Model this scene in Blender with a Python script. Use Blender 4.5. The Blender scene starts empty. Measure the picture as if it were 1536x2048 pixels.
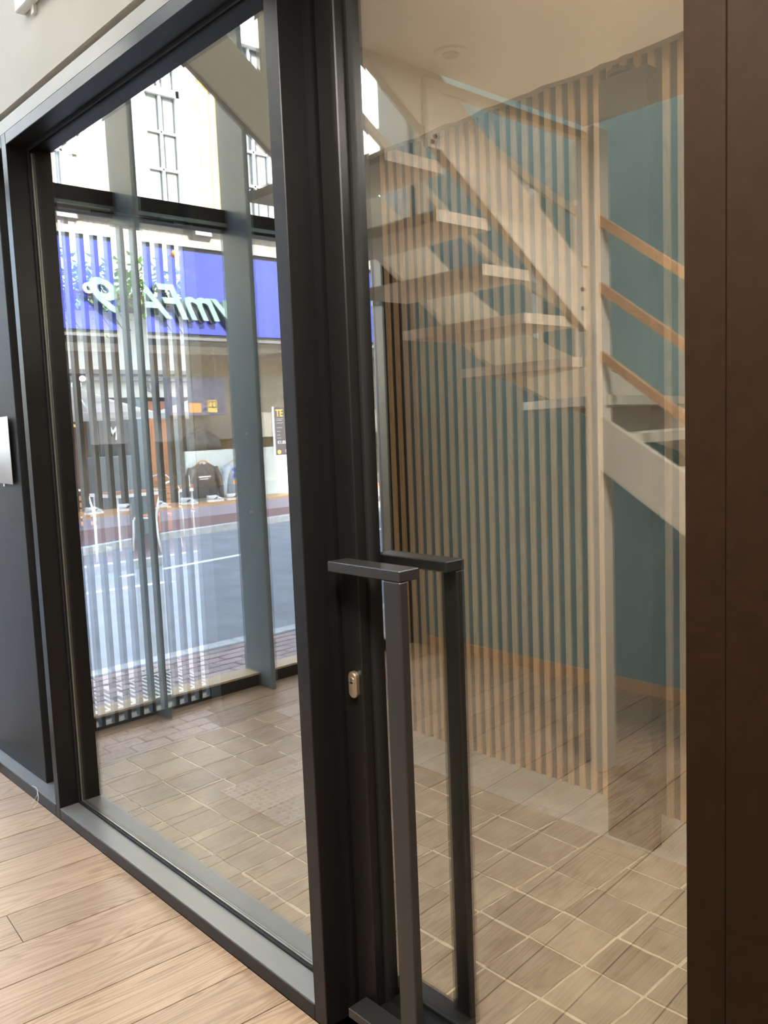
import bpy, bmesh, math, random
from mathutils import Vector, Matrix
random.seed(7)
S = bpy.context.scene
COL = S.collection

# ------------------------------------------------------------------ camera
W_PX, F_PX = 1536.0, 1700.0
def nrm(v): return Vector(v).normalized()
_dn = nrm((665, 16576, 1700.0))
_y = Vector((-1568.0, -114.0, F_PX)).normalized(); _y = (_y - _dn * _y.dot(_dn)).normalized()
_up = -_dn
_x = _y.cross(_up)
Mw = Matrix((_x, _y, _up))                  # camera axes (right, down, forward) -> world
CAM = Vector((-1.2756, 0.0, 1.6))
cd = bpy.data.cameras.new('camera'); cam = bpy.data.objects.new('camera', cd); COL.objects.link(cam)
r_, d_, f_ = Mw @ Vector((1, 0, 0)), Mw @ Vector((0, 1, 0)), Mw @ Vector((0, 0, 1))
cam.matrix_world = Matrix(((r_.x, -d_.x, -f_.x, CAM.x), (r_.y, -d_.y, -f_.y, CAM.y), (r_.z, -d_.z, -f_.z, CAM.z), (0, 0, 0, 1)))
cd.sensor_fit = 'HORIZONTAL'; cd.sensor_width = 36.0; cd.lens = F_PX / W_PX * 36.0
cd.clip_start = 0.05; cd.clip_end = 200
S.camera = cam

# ------------------------------------------------------------------ sky, sun, lamps, exposure
w = bpy.data.worlds.new('World'); S.world = w; w.use_nodes = True
nt = w.node_tree; bg = nt.nodes['Background']
sky = nt.nodes.new('ShaderNodeTexSky'); sky.sky_type = 'NISHITA'; sky.sun_disc = False
sky.sun_elevation = math.radians(46); sky.sun_rotation = math.radians(190); sky.air_density = 1.4; sky.dust_density = 2.5
nt.links.new(sky.outputs[0], bg.inputs[0]); bg.inputs[1].default_value = 2.5
sl = bpy.data.lights.new('sun', 'SUN'); sl.energy = 30.0; sl.angle = math.radians(0.53); sl.color = (1.0, 0.95, 0.86)
so = bpy.data.objects.new('sun', sl); COL.objects.link(so); so.location = (0, -20, 25)
so.rotation_euler = Vector((0.16, 0.72, -0.70)).to_track_quat('-Z', 'Y').to_euler()
def area(name, loc, sx, sy, power, color, aim=(0, 0, -1)):
    l = bpy.data.lights.new(name, 'AREA'); l.shape = 'RECTANGLE'; l.size = sx; l.size_y = sy; l.energy = power; l.color = color
    o = bpy.data.objects.new(name, l); COL.objects.link(o); o.location = loc
    o.rotation_euler = Vector(aim).to_track_quat('-Z', 'Y').to_euler(); return o
WARM = (1.0, 0.85, 0.69); NEUT = (1.0, 0.93, 0.83)
area('hall_fill', (-0.85, 0.80, 2.79), 0.5, 0.8, 92, NEUT)  # added fill light out of view, no fitting here
area('hall_end_lamp', (-0.5, -1.4, 2.72), 0.4, 0.4, 13, (1.0, 0.50, 0.22))
area('stairwell_fill', (-2.0, 2.2, 5.1), 1.3, 3.4, 115, (1.0, 0.95, 0.88))  # added fill light high in the stairwell, no fitting modelled
area('entrance_room_fill', (0.85, 1.3, 4.4), 0.9, 2.0, 40, WARM)  # added warm fill for the entrance room, no fitting modelled
S.view_settings.view_transform = 'Standard'; S.view_settings.look = 'None'
S.view_settings.exposure = 0.0; S.view_settings.gamma = 1.0
try: S.view_settings.use_curve_mapping = False
except Exception: pass

# ------------------------------------------------------------------ mesh helpers
def NB(): return bmesh.new()
def box(bm, x0, x1, y0, y1, z0, z1, bev=0.0):
    x0, x1 = sorted((x0, x1)); y0, y1 = sorted((y0, y1)); z0, z1 = sorted((z0, z1))
    vs = [bm.verts.new(p) for p in ((x0,y0,z0),(x1,y0,z0),(x1,y1,z0),(x0,y1,z0),(x0,y0,z1),(x1,y0,z1),(x1,y1,z1),(x0,y1,z1))]
    fs = [bm.faces.new([vs[i] for i in f]) for f in ((3,2,1,0),(4,5,6,7),(0,1,5,4),(1,2,6,5),(2,3,7,6),(3,0,4,7))]
    if bev > 0:
        es = set(e for f in fs for e in f.edges)
        bmesh.ops.bevel(bm, geom=list(es), offset=bev, segments=1, affect='EDGES', clamp_overlap=True)
    return bm
def prism(bm, pts, axis, a, b):
    """polygon pts (2D) extruded along axis from a to b. axis 'z': pts=(x,y); 'y': pts=(x,z); 'x': pts=(y,z)"""
    def P(p, t): return {'z': (p[0], p[1], t), 'y': (p[0], t, p[1]), 'x': (t, p[0], p[1])}[axis]
    A = [bm.verts.new(P(p, a)) for p in pts]; B = [bm.verts.new(P(p, b)) for p in pts]
    n = len(pts); fs = [bm.faces.new(A), bm.faces.new(B[::-1])]
    for i in range(n): fs.append(bm.faces.new((A[i], B[i], B[(i+1) % n], A[(i+1) % n])))
    bmesh.ops.recalc_face_normals(bm, faces=fs)
    return bm
def tube(bm, pts, r, n=8, cap=True):
    pts = [Vector(p) for p in pts]; rings = []
    for i, p in enumerate(pts):
        t = (pts[min(i+1, len(pts)-1)] - pts[max(i-1, 0)]).normalized()
        a = t.cross(Vector((0.13, 0.21, 1)) if abs(t.z) < 0.9 else Vector((1, 0.1, 0))).normalized(); b = t.cross(a)
        rr = r[i] if isinstance(r, (list, tuple)) else r
        rings.append([bm.verts.new(p + rr * (math.cos(2*math.pi*k/n) * a + math.sin(2*math.pi*k/n) * b)) for k in range(n)])
    fs = []
    for i in range(len(rings)-1):
        for k in range(n): fs.append(bm.faces.new((rings[i][k], rings[i][(k+1) % n], rings[i+1][(k+1) % n], rings[i+1][k])))
    if cap: fs += [bm.faces.new(rings[0][::-1]), bm.faces.new(rings[-1])]
    bmesh.ops.recalc_face_normals(bm, faces=fs)
    return bm
def ball(bm, c, rx, ry, rz, u=12, v=8):
    m = Matrix.Translation(c) @ Matrix.Diagonal((rx, ry, rz, 1))
    bmesh.ops.create_uvsphere(bm, u_segments=u, v_segments=v, radius=1.0, matrix=m); return bm
def disc(bm, c, axis, r, t, n=20):
    """short cylinder of thickness t around axis through c"""
    c = Vector(c); a = Vector(axis).normalized()
    return tube(bm, [c - a*t/2, c + a*t/2], r, n)
def mesh_of(name, bm, mat, smooth=False):
    me = bpy.data.meshes.new(name); bm.to_mesh(me); bm.free()
    if mat: me.materials.append(mat)
    if smooth:
        for p in me.polygons: p.use_smooth = True
    return me
def obj(name, bm, mat, parent=None, smooth=False, label=None, cat=None, group=None, kind=None, loc=None):
    me = mesh_of(name, bm, mat, smooth) if isinstance(bm, bmesh.types.BMesh) else bm
    o = bpy.data.objects.new(name, me); COL.objects.link(o)
    if loc is not None: o.location = loc
    if parent: o.parent = parent
    return tag(o, label, cat, group, kind)
def tag(o, label=None, cat=None, group=None, kind=None):
    if label: o['label'] = label
    if cat: o['category'] = cat
    if group: o['group'] = group
    if kind: o['kind'] = kind
    return o
def thing(name, label, cat, loc=(0, 0, 0), rz=0.0, group=None, kind=None):
    o = bpy.data.objects.new(name, None); COL.objects.link(o); o.location = loc; o.rotation_euler = (0, 0, rz)
    o.empty_display_size = 0.1
    return tag(o, label, cat, group, kind)
def dup(root, loc, rz, label, group=None):
    r = root.copy(); COL.objects.link(r); r.location = loc; r.rotation_euler = (0, 0, rz); r['label'] = label
    if group: r['group'] = group
    for ch in list(root.children):
        c = ch.copy(); COL.objects.link(c); c.parent = r
        for g in list(ch.children):
            d = g.copy(); COL.objects.link(d); d.parent = c
    return r
def part(name, mat, parent, *boxes, bev=0.0, smooth=False):
    bm = NB()
    for b in boxes: box(bm, *b, bev=bev)
    return obj(name, bm, mat, parent, smooth)
def text_mesh(txt, size, depth, shear=0.0, mirror=False):
    c = bpy.data.curves.new('lettering', 'FONT'); c.body = txt; c.size = size; c.extrude = depth; c.shear = shear
    c.offset = 0.018*size; c.align_x = 'CENTER'; c.align_y = 'CENTER'; c.resolution_u = 3
    t = bpy.data.objects.new('lettering_tmp', c); COL.objects.link(t)
    me = bpy.data.meshes.new_from_object(t.evaluated_get(bpy.context.evaluated_depsgraph_get()))
    bpy.data.objects.remove(t); bpy.data.curves.remove(c)
    if mirror:
        for v in me.vertices: v.co.x = -v.co.x
        me.flip_normals()
    return me
def lettering(name, txt, size, depth, mat, parent, loc, mirror=False, shear=0.0, sx=1.0):
    """upright text whose face looks towards -y (towards the street), read from the -y side unless mirrored"""
    me = text_mesh(txt, size, depth, shear, mirror); me.materials.clear(); me.materials.append(mat)
    for v in me.vertices: v.co.x *= sx
    o = bpy.data.objects.new(name, me); COL.objects.link(o); o.location = loc; o.rotation_euler = (math.pi/2, 0, 0)
    if parent: o.parent = parent
    return o

# ------------------------------------------------------------------ materials
def mk(name, col, rough=0.5, metal=0.0, spec=0.5, noise=0.0, nscale=8.0, bump=0.0, bscale=60.0, stretch=(1, 1, 1), rnd=0.0, col2=None):
    m = bpy.data.materials.new(name); m.use_nodes = True; n = m.node_tree.nodes; l = m.node_tree.links
    p = n['Principled BSDF']; p.inputs['Roughness'].default_value = rough; p.inputs['Metallic'].default_value = metal
    p.inputs['Specular IOR Level'].default_value = spec
    p.inputs['Base Color'].default_value = (*col, 1)
    if noise or col2 or bump or rnd:
        tc = n.new('ShaderNodeTexCoord'); mp = n.new('ShaderNodeMapping'); mp.inputs['Scale'].default_value = stretch
        l.new(tc.outputs['Object'], mp.inputs['Vector'])
        oi = n.new('ShaderNodeObjectInfo')
        off = n.new('ShaderNodeVectorMath'); off.operation = 'MULTIPLY_ADD'; off.inputs[1].default_value = (37, 53, 71)
        l.new(oi.outputs['Random'], off.inputs[0]); l.new(mp.outputs[0], off.inputs[2])
        nz = n.new('ShaderNodeTexNoise'); nz.inputs['Scale'].default_value = nscale; nz.inputs['Detail'].default_value = 6
        l.new(off.outputs[0], nz.inputs['Vector'])
        mx = n.new('ShaderNodeMix'); mx.data_type = 'RGBA'
        c2 = col2 if col2 else tuple(c * (1 - noise) for c in col)
        c1 = col if col2 else tuple(min(1, c * (1 + noise)) for c in col)
        mx.inputs['A'].default_value = (*c1, 1); mx.inputs['B'].default_value = (*c2, 1)
        rp = n.new('ShaderNodeMapRange'); rp.inputs[1].default_value = 0.32; rp.inputs[2].default_value = 0.68
        l.new(nz.outputs['Fac'], rp.inputs[0]); l.new(rp.outputs[0], mx.inputs['Factor'])
        last = mx.outputs['Result']
        if rnd:
            hv = n.new('ShaderNodeHueSaturation'); mr = n.new('ShaderNodeMapRange')
            mr.inputs[3].default_value = 1 - rnd; mr.inputs[4].default_value = 1 + rnd
            l.new(oi.outputs['Random'], mr.inputs[0]); l.new(mr.outputs[0], hv.inputs['Value']); l.new(last, hv.inputs['Color']); last = hv.outputs[0]
        l.new(last, p.inputs['Base Color'])
        if bump:
            nb = n.new('ShaderNodeTexNoise'); nb.inputs['Scale'].default_value = bscale; nb.inputs['Detail'].default_value = 4
            l.new(mp.outputs[0], nb.inputs['Vector'])
            b = n.new('ShaderNodeBump'); b.inputs['Strength'].default_value = bump; b.inputs['Distance'].default_value = 0.01
            l.new(nb.outputs['Fac'], b.inputs['Height']); l.new(b.outputs[0], p.inputs['Normal'])
    return m
def oak(name, light, dark, rough, gscale=1.0, rnd=0.1, axis='X', spec=0.5):
    """oak: long rings bent by noise plus fine streaks along the given local axis"""
    m = bpy.data.materials.new(name); m.use_nodes = True; n = m.node_tree.nodes; l = m.node_tree.links
    p = n['Principled BSDF']; p.inputs['Roughness'].default_value = rough; p.inputs['Specular IOR Level'].default_value = spec
    tc = n.new('ShaderNodeTexCoord'); oi = n.new('ShaderNodeObjectInfo')
    off = n.new('ShaderNodeVectorMath'); off.operation = 'MULTIPLY_ADD'; off.inputs[1].default_value = (17, 29, 41)
    l.new(oi.outputs['Random'], off.inputs[0]); l.new(tc.outputs['Object'], off.inputs[2])
    st = {'X': (0.9, 9, 9), 'Z': (9, 9, 0.9)}[axis]
    mp = n.new('ShaderNodeMapping'); mp.inputs['Scale'].default_value = tuple(s * gscale for s in st); l.new(off.outputs[0], mp.inputs['Vector'])
    big = n.new('ShaderNodeTexNoise'); big.inputs['Scale'].default_value = 0.9; big.inputs['Detail'].default_value = 1.5; l.new(mp.outputs[0], big.inputs['Vector'])
    ml = n.new('ShaderNodeMath'); ml.operation = 'MULTIPLY'; ml.inputs[1].default_value = 150.0; l.new(big.outputs['Fac'], ml.inputs[0])
    sn = n.new('ShaderNodeMath'); sn.operation = 'SINE'; l.new(ml.outputs[0], sn.inputs[0])
    rg = n.new('ShaderNodeMapRange'); rg.inputs[1].default_value = -0.2; rg.inputs[2].default_value = 1.0; rg.inputs[3].default_value = 0; rg.inputs[4].default_value = 0.75; l.new(sn.outputs[0], rg.inputs[0])
    mp2 = n.new('ShaderNodeMapping'); mp2.inputs['Scale'].default_value = {'X': (3, 160, 160), 'Z': (160, 160, 3)}[axis]; l.new(off.outputs[0], mp2.inputs['Vector'])
    fine = n.new('ShaderNodeTexNoise'); fine.inputs['Scale'].default_value = 1.0; fine.inputs['Detail'].default_value = 3; l.new(mp2.outputs[0], fine.inputs['Vector'])
    fr = n.new('ShaderNodeMapRange'); fr.inputs[1].default_value = 0.45; fr.inputs[2].default_value = 0.75; fr.inputs[4].default_value = 0.5; l.new(fine.outputs['Fac'], fr.inputs[0])
    pat = n.new('ShaderNodeTexNoise'); pat.inputs['Scale'].default_value = 2.2; l.new(off.outputs[0], pat.inputs['Vector'])
    pm = n.new('ShaderNodeMath'); pm.operation = 'MULTIPLY'; l.new(rg.outputs[0], pm.inputs[0]); l.new(pat.outputs['Fac'], pm.inputs[1])
    ad = n.new('ShaderNodeMath'); ad.operation = 'ADD'; ad.use_clamp = True; l.new(pm.outputs[0], ad.inputs[0]); l.new(fr.outputs[0], ad.inputs[1])
    mx = n.new('ShaderNodeMix'); mx.data_type = 'RGBA'; mx.inputs['A'].default_value = (*light, 1); mx.inputs['B'].default_value = (*dark, 1); l.new(ad.outputs[0], mx.inputs['Factor'])
    hv = n.new('ShaderNodeHueSaturation'); mr = n.new('ShaderNodeMapRange'); mr.inputs[3].default_value = 1 - rnd; mr.inputs[4].default_value = 1 + rnd
    l.new(oi.outputs['Random'], mr.inputs[0]); l.new(mr.outputs[0], hv.inputs['Value']); l.new(mx.outputs['Result'], hv.inputs['Color'])
    l.new(hv.outputs[0], p.inputs['Base Color'])
    return m
def glass(name, r0, r1, tint):
    """clear pane: mirror reflection growing with the angle, the rest passes straight through"""
    m = bpy.data.materials.new(name); m.use_nodes = True; n = m.node_tree.nodes; l = m.node_tree.links
    n.remove(n['Principled BSDF'])
    lw = n.new('ShaderNodeLayerWeight'); lw.inputs['Blend'].default_value = 0.5
    pw = n.new('ShaderNodeMath'); pw.operation = 'POWER'; pw.inputs[1].default_value = 2.2; l.new(lw.outputs['Facing'], pw.inputs[0])
    mr = n.new('ShaderNodeMapRange'); mr.inputs[3].default_value = r0; mr.inputs[4].default_value = r1; l.new(pw.outputs[0], mr.inputs[0])
    tr = n.new('ShaderNodeBsdfTransparent'); tr.inputs[0].default_value = (*tint, 1)
    gl = n.new('ShaderNodeBsdfGlossy'); gl.inputs['Roughness'].default_value = 0.0; gl.inputs['Color'].default_value = (1, 1, 1, 1)
    mx = n.new('ShaderNodeMixShader'); l.new(mr.outputs[0], mx.inputs[0]); l.new(tr.outputs[0], mx.inputs[1]); l.new(gl.outputs[0], mx.inputs[2])
    l.new(mx.outputs[0], n['Material Output'].inputs[0]); return m
def emit(name, col, s):
    m = bpy.data.materials.new(name); m.use_nodes = True; n = m.node_tree.nodes; l = m.node_tree.links
    n.remove(n['Principled BSDF']); e = n.new('ShaderNodeEmission'); e.inputs[0].default_value = (*col, 1); e.inputs[1].default_value = s
    l.new(e.outputs[0], n['Material Output'].inputs[0]); return m

M = {}
M['oak_floor'] = oak('oak_floor', (0.46, 0.32, 0.205), (0.22, 0.125, 0.06), 0.36, rnd=0.10)
M['subfloor'] = mk('subfloor', (0.06, 0.035, 0.02), 0.9)
M['black'] = mk('black_powder_coat', (0.0095, 0.0086, 0.0082), 0.38, spec=0.3, bump=0.03, bscale=400)
M['black_handle'] = mk('black_handle_coat', (0.026, 0.0245, 0.024), 0.32, spec=0.4, bump=0.02, bscale=500)
M['brown_steel'] = mk('brown_black_steel', (0.0185, 0.009, 0.0036), 0.6, spec=0.08, noise=0.12, nscale=40)
M['sill_sheen'] = mk('sill_sheen_grey', (0.19, 0.195, 0.19), 0.34, spec=0.6)  # bright sheen of the black sill tops, put into the colour
M['edge_highlight'] = mk('gate_edge_highlight', (0.42, 0.42, 0.40), 0.5)  # light tone painted as the highlight along the gate stile
M['gasket'] = mk('gasket', (0.01, 0.01, 0.011), 0.6)
M['spacer'] = mk('spacer_aluminium', (0.5, 0.5, 0.48), 0.35, metal=0.8)
M['white_wall'] = mk('white_wall', (0.49, 0.455, 0.395), 0.75, noise=0.03, nscale=2, bump=0.03, bscale=120)
M['strip'] = mk('top_strip_grey_white', (0.42, 0.405, 0.37), 0.55)
M['white_trim'] = mk('white_trim', (0.76, 0.74, 0.69), 0.5)
M['gap'] = mk('shadow_gap_oak', (0.30, 0.215, 0.15), 0.6)
M['ceiling'] = mk('ceiling_white', (0.74, 0.70, 0.64), 0.8, noise=0.02)
M['teal'] = mk('teal_paint', (0.25, 0.355, 0.355), 0.6, noise=0.04, nscale=1.5, bump=0.02, bscale=150)
M['stair'] = mk('stair_white_paint', (0.74, 0.68, 0.58), 0.42, noise=0.04, nscale=3)
M['rail_oak'] = oak('rail_oak', (0.62, 0.40, 0.24), (0.42, 0.25, 0.13), 0.45)
M['slat_oak'] = oak('slat_oak', (0.70, 0.45, 0.235), (0.50, 0.29, 0.13), 0.55, axis='Z', rnd=0.08)
M['dark_back'] = mk('dark_backing', (0.022, 0.017, 0.014), 0.85)
M['tile'] = mk('old_floor_tile', (0.40, 0.35, 0.255), 0.27, col2=(0.24, 0.20, 0.14), nscale=6, bump=0.10, bscale=35, rnd=0.24)
M['mortar'] = mk('mortar', (0.74, 0.67, 0.50), 0.9, noise=0.12, nscale=20, bump=0.3, bscale=70)
M['screed'] = mk('grey_screed', (0.40, 0.41, 0.375), 0.85, noise=0.15, nscale=6, bump=0.2, bscale=60)
M['plaster'] = mk('old_plaster', (0.62, 0.52, 0.40), 0.85, noise=0.06, nscale=3, bump=0.1, bscale=40)
M['chequer'] = mk('chequer_plate', (0.52, 0.48, 0.41), 0.4, metal=0.35, noise=0.1, nscale=30)
M['nickel'] = mk('brushed_nickel', (0.72, 0.60, 0.46), 0.28, metal=0.9)
M['paper'] = mk('paper', (0.86, 0.87, 0.90), 0.7)
M['paver'] = mk('street_paver', (0.36, 0.27, 0.24), 0.8, col2=(0.26, 0.20, 0.19), nscale=30, bump=0.3, bscale=120, rnd=0.18)
M['paver_grey'] = mk('threshold_paver', (0.52, 0.46, 0.45), 0.7, col2=(0.36, 0.30, 0.31), nscale=60, bump=0.35, bscale=160, rnd=0.14)
M['joint_sand'] = mk('joint_sand', (0.16, 0.125, 0.10), 0.95, noise=0.2, nscale=30)
M['kerb'] = mk('kerb_stone', (0.42, 0.42, 0.41), 0.8, noise=0.15, nscale=14, rnd=0.08)
M['asphalt'] = mk('asphalt', (0.19, 0.20, 0.215), 0.85, noise=0.14, nscale=3, bump=0.2, bscale=200)
M['road_white'] = mk('road_marking', (0.75, 0.75, 0.72), 0.7, noise=0.1, nscale=20)
M['brick_red'] = mk('red_clay_paving', (0.19, 0.115, 0.105), 0.85, col2=(0.14, 0.085, 0.08), nscale=26, bump=0.2, bscale=80)
M['iron'] = mk('cast_iron_grate', (0.30, 0.31, 0.33), 0.45, metal=0.7)
M['blue'] = mk('cobalt_fascia', (0.020, 0.034, 0.27), 0.4, noise=0.06, nscale=2)
M['sign_green'] = mk('sign_pale_green', (0.15, 0.265, 0.215), 0.6)
M['sign_dark'] = mk('sign_dark_edge', (0.05, 0.05, 0.08), 0.6)
M['stone'] = mk('pale_stone', (0.26, 0.25, 0.23), 0.8, noise=0.1, nscale=5, bump=0.2, bscale=30)
M['render'] = mk('white_render', (0.80, 0.79, 0.74), 0.85, noise=0.03)
M['yellow_brick'] = mk('yellow_brick', (0.66, 0.52, 0.24), 0.85, noise=0.12, nscale=12)
M['win_white'] = mk('window_white_paint', (0.80, 0.81, 0.82), 0.4)
M['win_glass'] = mk('window_dark_glass', (0.07, 0.085, 0.095), 0.25, spec=0.3)
M['curtain'] = mk('curtain', (0.30, 0.30, 0.29), 0.9, noise=0.08, nscale=4, stretch=(14, 14, 0.4))
M['shop_tan'] = mk('shop_wall_tan', (0.15, 0.135, 0.11), 0.8)
M['shop_grey'] = mk('shop_wall_grey', (0.17, 0.168, 0.16), 0.8)
M['shop_peach'] = mk('shop_bulkhead_peach', (0.26, 0.18, 0.135), 0.8)
M['navy'] = mk('navy_panel', (0.02, 0.035, 0.13), 0.5)
M['pale_panel'] = mk('display_panel_pale_blue', (0.60, 0.72, 0.74), 0.6)
M['sweat_grey'] = mk('dark_grey_jersey', (0.085, 0.075, 0.075), 0.95, bump=0.2, bscale=60)
M['sweat_blue'] = mk('pale_blue_jersey', (0.42, 0.52, 0.62), 0.95, bump=0.2, bscale=60)
M['print_white'] = mk('print_white', (0.8, 0.8, 0.8), 0.8)
M['print_blue'] = mk('print_blue', (0.05, 0.11, 0.42), 0.8)
M['print_orange'] = mk('print_orange', (0.78, 0.30, 0.06), 0.8)
M['print_brown'] = mk('print_brown', (0.28, 0.13, 0.06), 0.8)
M['print_red'] = mk('print_red', (0.62, 0.10, 0.08), 0.8)
M['print_yellow'] = mk('print_yellow', (0.85, 0.58, 0.14), 0.7)
M['hanger_wood'] = mk('hanger_wood', (0.62, 0.36, 0.16), 0.5)
M['shoe_white'] = mk('shoe_white', (0.70, 0.74, 0.74), 0.6)
M['shoe_dark'] = mk('shoe_dark_trim', (0.06, 0.10, 0.13), 0.6)
M['ledge_wood'] = mk('ledge_wood', (0.42, 0.25, 0.12), 0.5, noise=0.1)
M['plinth'] = mk('plinth_grey_violet', (0.27, 0.26, 0.32), 0.7)
M['dark_jacket'] = mk('dark_jacket', (0.035, 0.042, 0.05), 0.85)
M['poster_dark'] = mk('poster_dark', (0.10, 0.085, 0.085), 0.5)
M['cafe_wall'] = mk('cafe_white_wall', (0.82, 0.85, 0.86), 0.85, noise=0.03)
M['moulding'] = mk('moulding_grey', (0.22, 0.22, 0.24), 0.6)
M['cafe_cream'] = mk('cafe_cream_band', (0.55, 0.56, 0.52), 0.7)
M['cafe_dark'] = mk('cafe_dark_board', (0.05, 0.05, 0.055), 0.55)
M['cafe_blue'] = mk('cafe_blue_mural', (0.06, 0.20, 0.34), 0.7, noise=0.3, nscale=3)
M['cafe_brown'] = mk('cafe_brown_panel', (0.19, 0.10, 0.07), 0.7)
M['cafe_grey'] = mk('cafe_grey_cabinet', (0.17, 0.21, 0.24), 0.6)
M['canvas'] = mk('parasol_canvas', (0.86, 0.87, 0.84), 0.9)
_n = M['canvas'].node_tree; _t = _n.nodes.new('ShaderNodeBsdfTranslucent'); _t.inputs[0].default_value = (0.9, 0.9, 0.87, 1); _mx = _n.nodes.new('ShaderNodeMixShader'); _mx.inputs[0].default_value = 0.5
_n.links.new(_n.nodes['Principled BSDF'].outputs[0], _mx.inputs[1]); _n.links.new(_t.outputs[0], _mx.inputs[2]); _n.links.new(_mx.outputs[0], _n.nodes['Material Output'].inputs[0])
M['pole_cream'] = mk('parasol_pole', (0.80, 0.76, 0.66), 0.5)
M['tube_white'] = mk('white_tube', (0.86, 0.86, 0.86), 0.35)
M['orange_wood'] = mk('orange_table_wood', (0.50, 0.20, 0.08), 0.45, noise=0.12)
M['leaf'] = mk('leaf_green', (0.10, 0.26, 0.04), 0.6, col2=(0.30, 0.46, 0.06), nscale=3)
M['stem'] = mk('stem_brown', (0.12, 0.07, 0.04), 0.8)
M['trough'] = mk('trough_brown', (0.14, 0.10, 0.085), 0.8)
M['gate_steel'] = mk('gate_dark_steel', (0.07, 0.078, 0.08), 0.4, spec=0.5)
M['fin'] = mk('fin_grey_coat', (0.19, 0.235, 0.25), 0.33, spec=0.6)
M['sill_oak'] = oak('sill_oak', (0.58, 0.45, 0.29), (0.45, 0.33, 0.2), 0.4)
M['skin'] = mk('skin', (0.52, 0.30, 0.20), 0.6)
M['hair'] = mk('hair_brown', (0.14, 0.06, 0.03), 0.7)
M['sweater'] = mk('beige_sweater', (0.42, 0.36, 0.28), 0.95)
M['trousers'] = mk('dark_trousers', (0.03, 0.035, 0.05), 0.9)
M['sneaker'] = mk('person_shoe', (0.10, 0.10, 0.10), 0.7)
M['eye'] = mk('eye_dark', (0.02, 0.02, 0.02), 0.3)
M['lamp_glow'] = emit('lamp_glow', (1.0, 0.84, 0.62), 14.0)
M['brickwall'] = mk('outer_wall', (0.45, 0.40, 0.34), 0.85, noise=0.1)
M['pane'] = glass('partition_glass', 0.225, 0.31, (0.935, 0.95, 0.935))
M['pane_street'] = glass('street_glass', 0.03, 0.5, (0.985, 0.99, 0.985))

M['shop_glass'] = glass('shop_glass', 0.012, 0.25, (0.99, 0.99, 0.99))
GX, GD = 0.092, 0.130        # planes of the fixed panes and of the door pane

# ------------------------------------------------------------------ hall: shell
HX, HY0, HY1 = -2.76, -2.5, 4.42
def wall(name, mat, label, *boxes, cat='wall'):
    bm = NB()
    for b in boxes: box(bm, *b)
    return obj(name, bm, mat, None, label=label, cat=cat, kind='structure')
floor = thing('floor', 'oak plank floor of the hall in front of the glass partition', 'floor', kind='structure')
part('subfloor', M['subfloor'], floor, (HX - 0.1, 0.0, HY0 - 0.1, 4.60, -0.12, -0.012))
wall('wall_rear', M['teal'], 'tall teal painted wall behind the white staircase', (HX - 0.1, HX, HY0 - 0.1, 4.60, -0.1, 5.3))
wall('wall_right', M['white_wall'], 'white end wall of the hall behind the camera', (HX, 0.184, HY0 - 0.1, HY0, -0.1, 5.3))
wall('wall_above', M['white_wall'], 'white wall above the black framed glass partition', (0.0, 0.184, HY0, 4.60, 2.862, 5.3))
wall('trim_1', M['gap'], 'brown shadow gap strip under the white wall above the partition', (0.03, 0.184, HY0, 4.60, 2.835, 2.862), cat='trim')
wall('trim_2', M['strip'], 'white strip running along the top of the black partition frame', (0.0, 0.184, HY0, 4.60, 2.786, 2.835), cat='trim')
bm = NB(); prism(bm, [(-1.65, HY0), (0.0, HY0), (0.0, 2.13), (-1.65, 2.13)], 'z', 2.812, 3.06)
obj('ceiling', bm, M['ceiling'], None, label='white ceiling of the hall ending at the stair opening', cat='ceiling', kind='structure')
wall('ceiling.001', M['ceiling'], 'high white ceiling over the stairwell', (HX - 0.1, 0.184, HY0 - 0.1, 4.6, 5.3, 5.45), cat='ceiling')
base = thing('baseboard_rear', 'oak baseboard along the foot of the teal wall', 'baseboard', kind='structure')
part('board', M['rail_oak'], base, (HX, HX + 0.014, HY0, 4.40, 0.0, 0.07))

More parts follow.
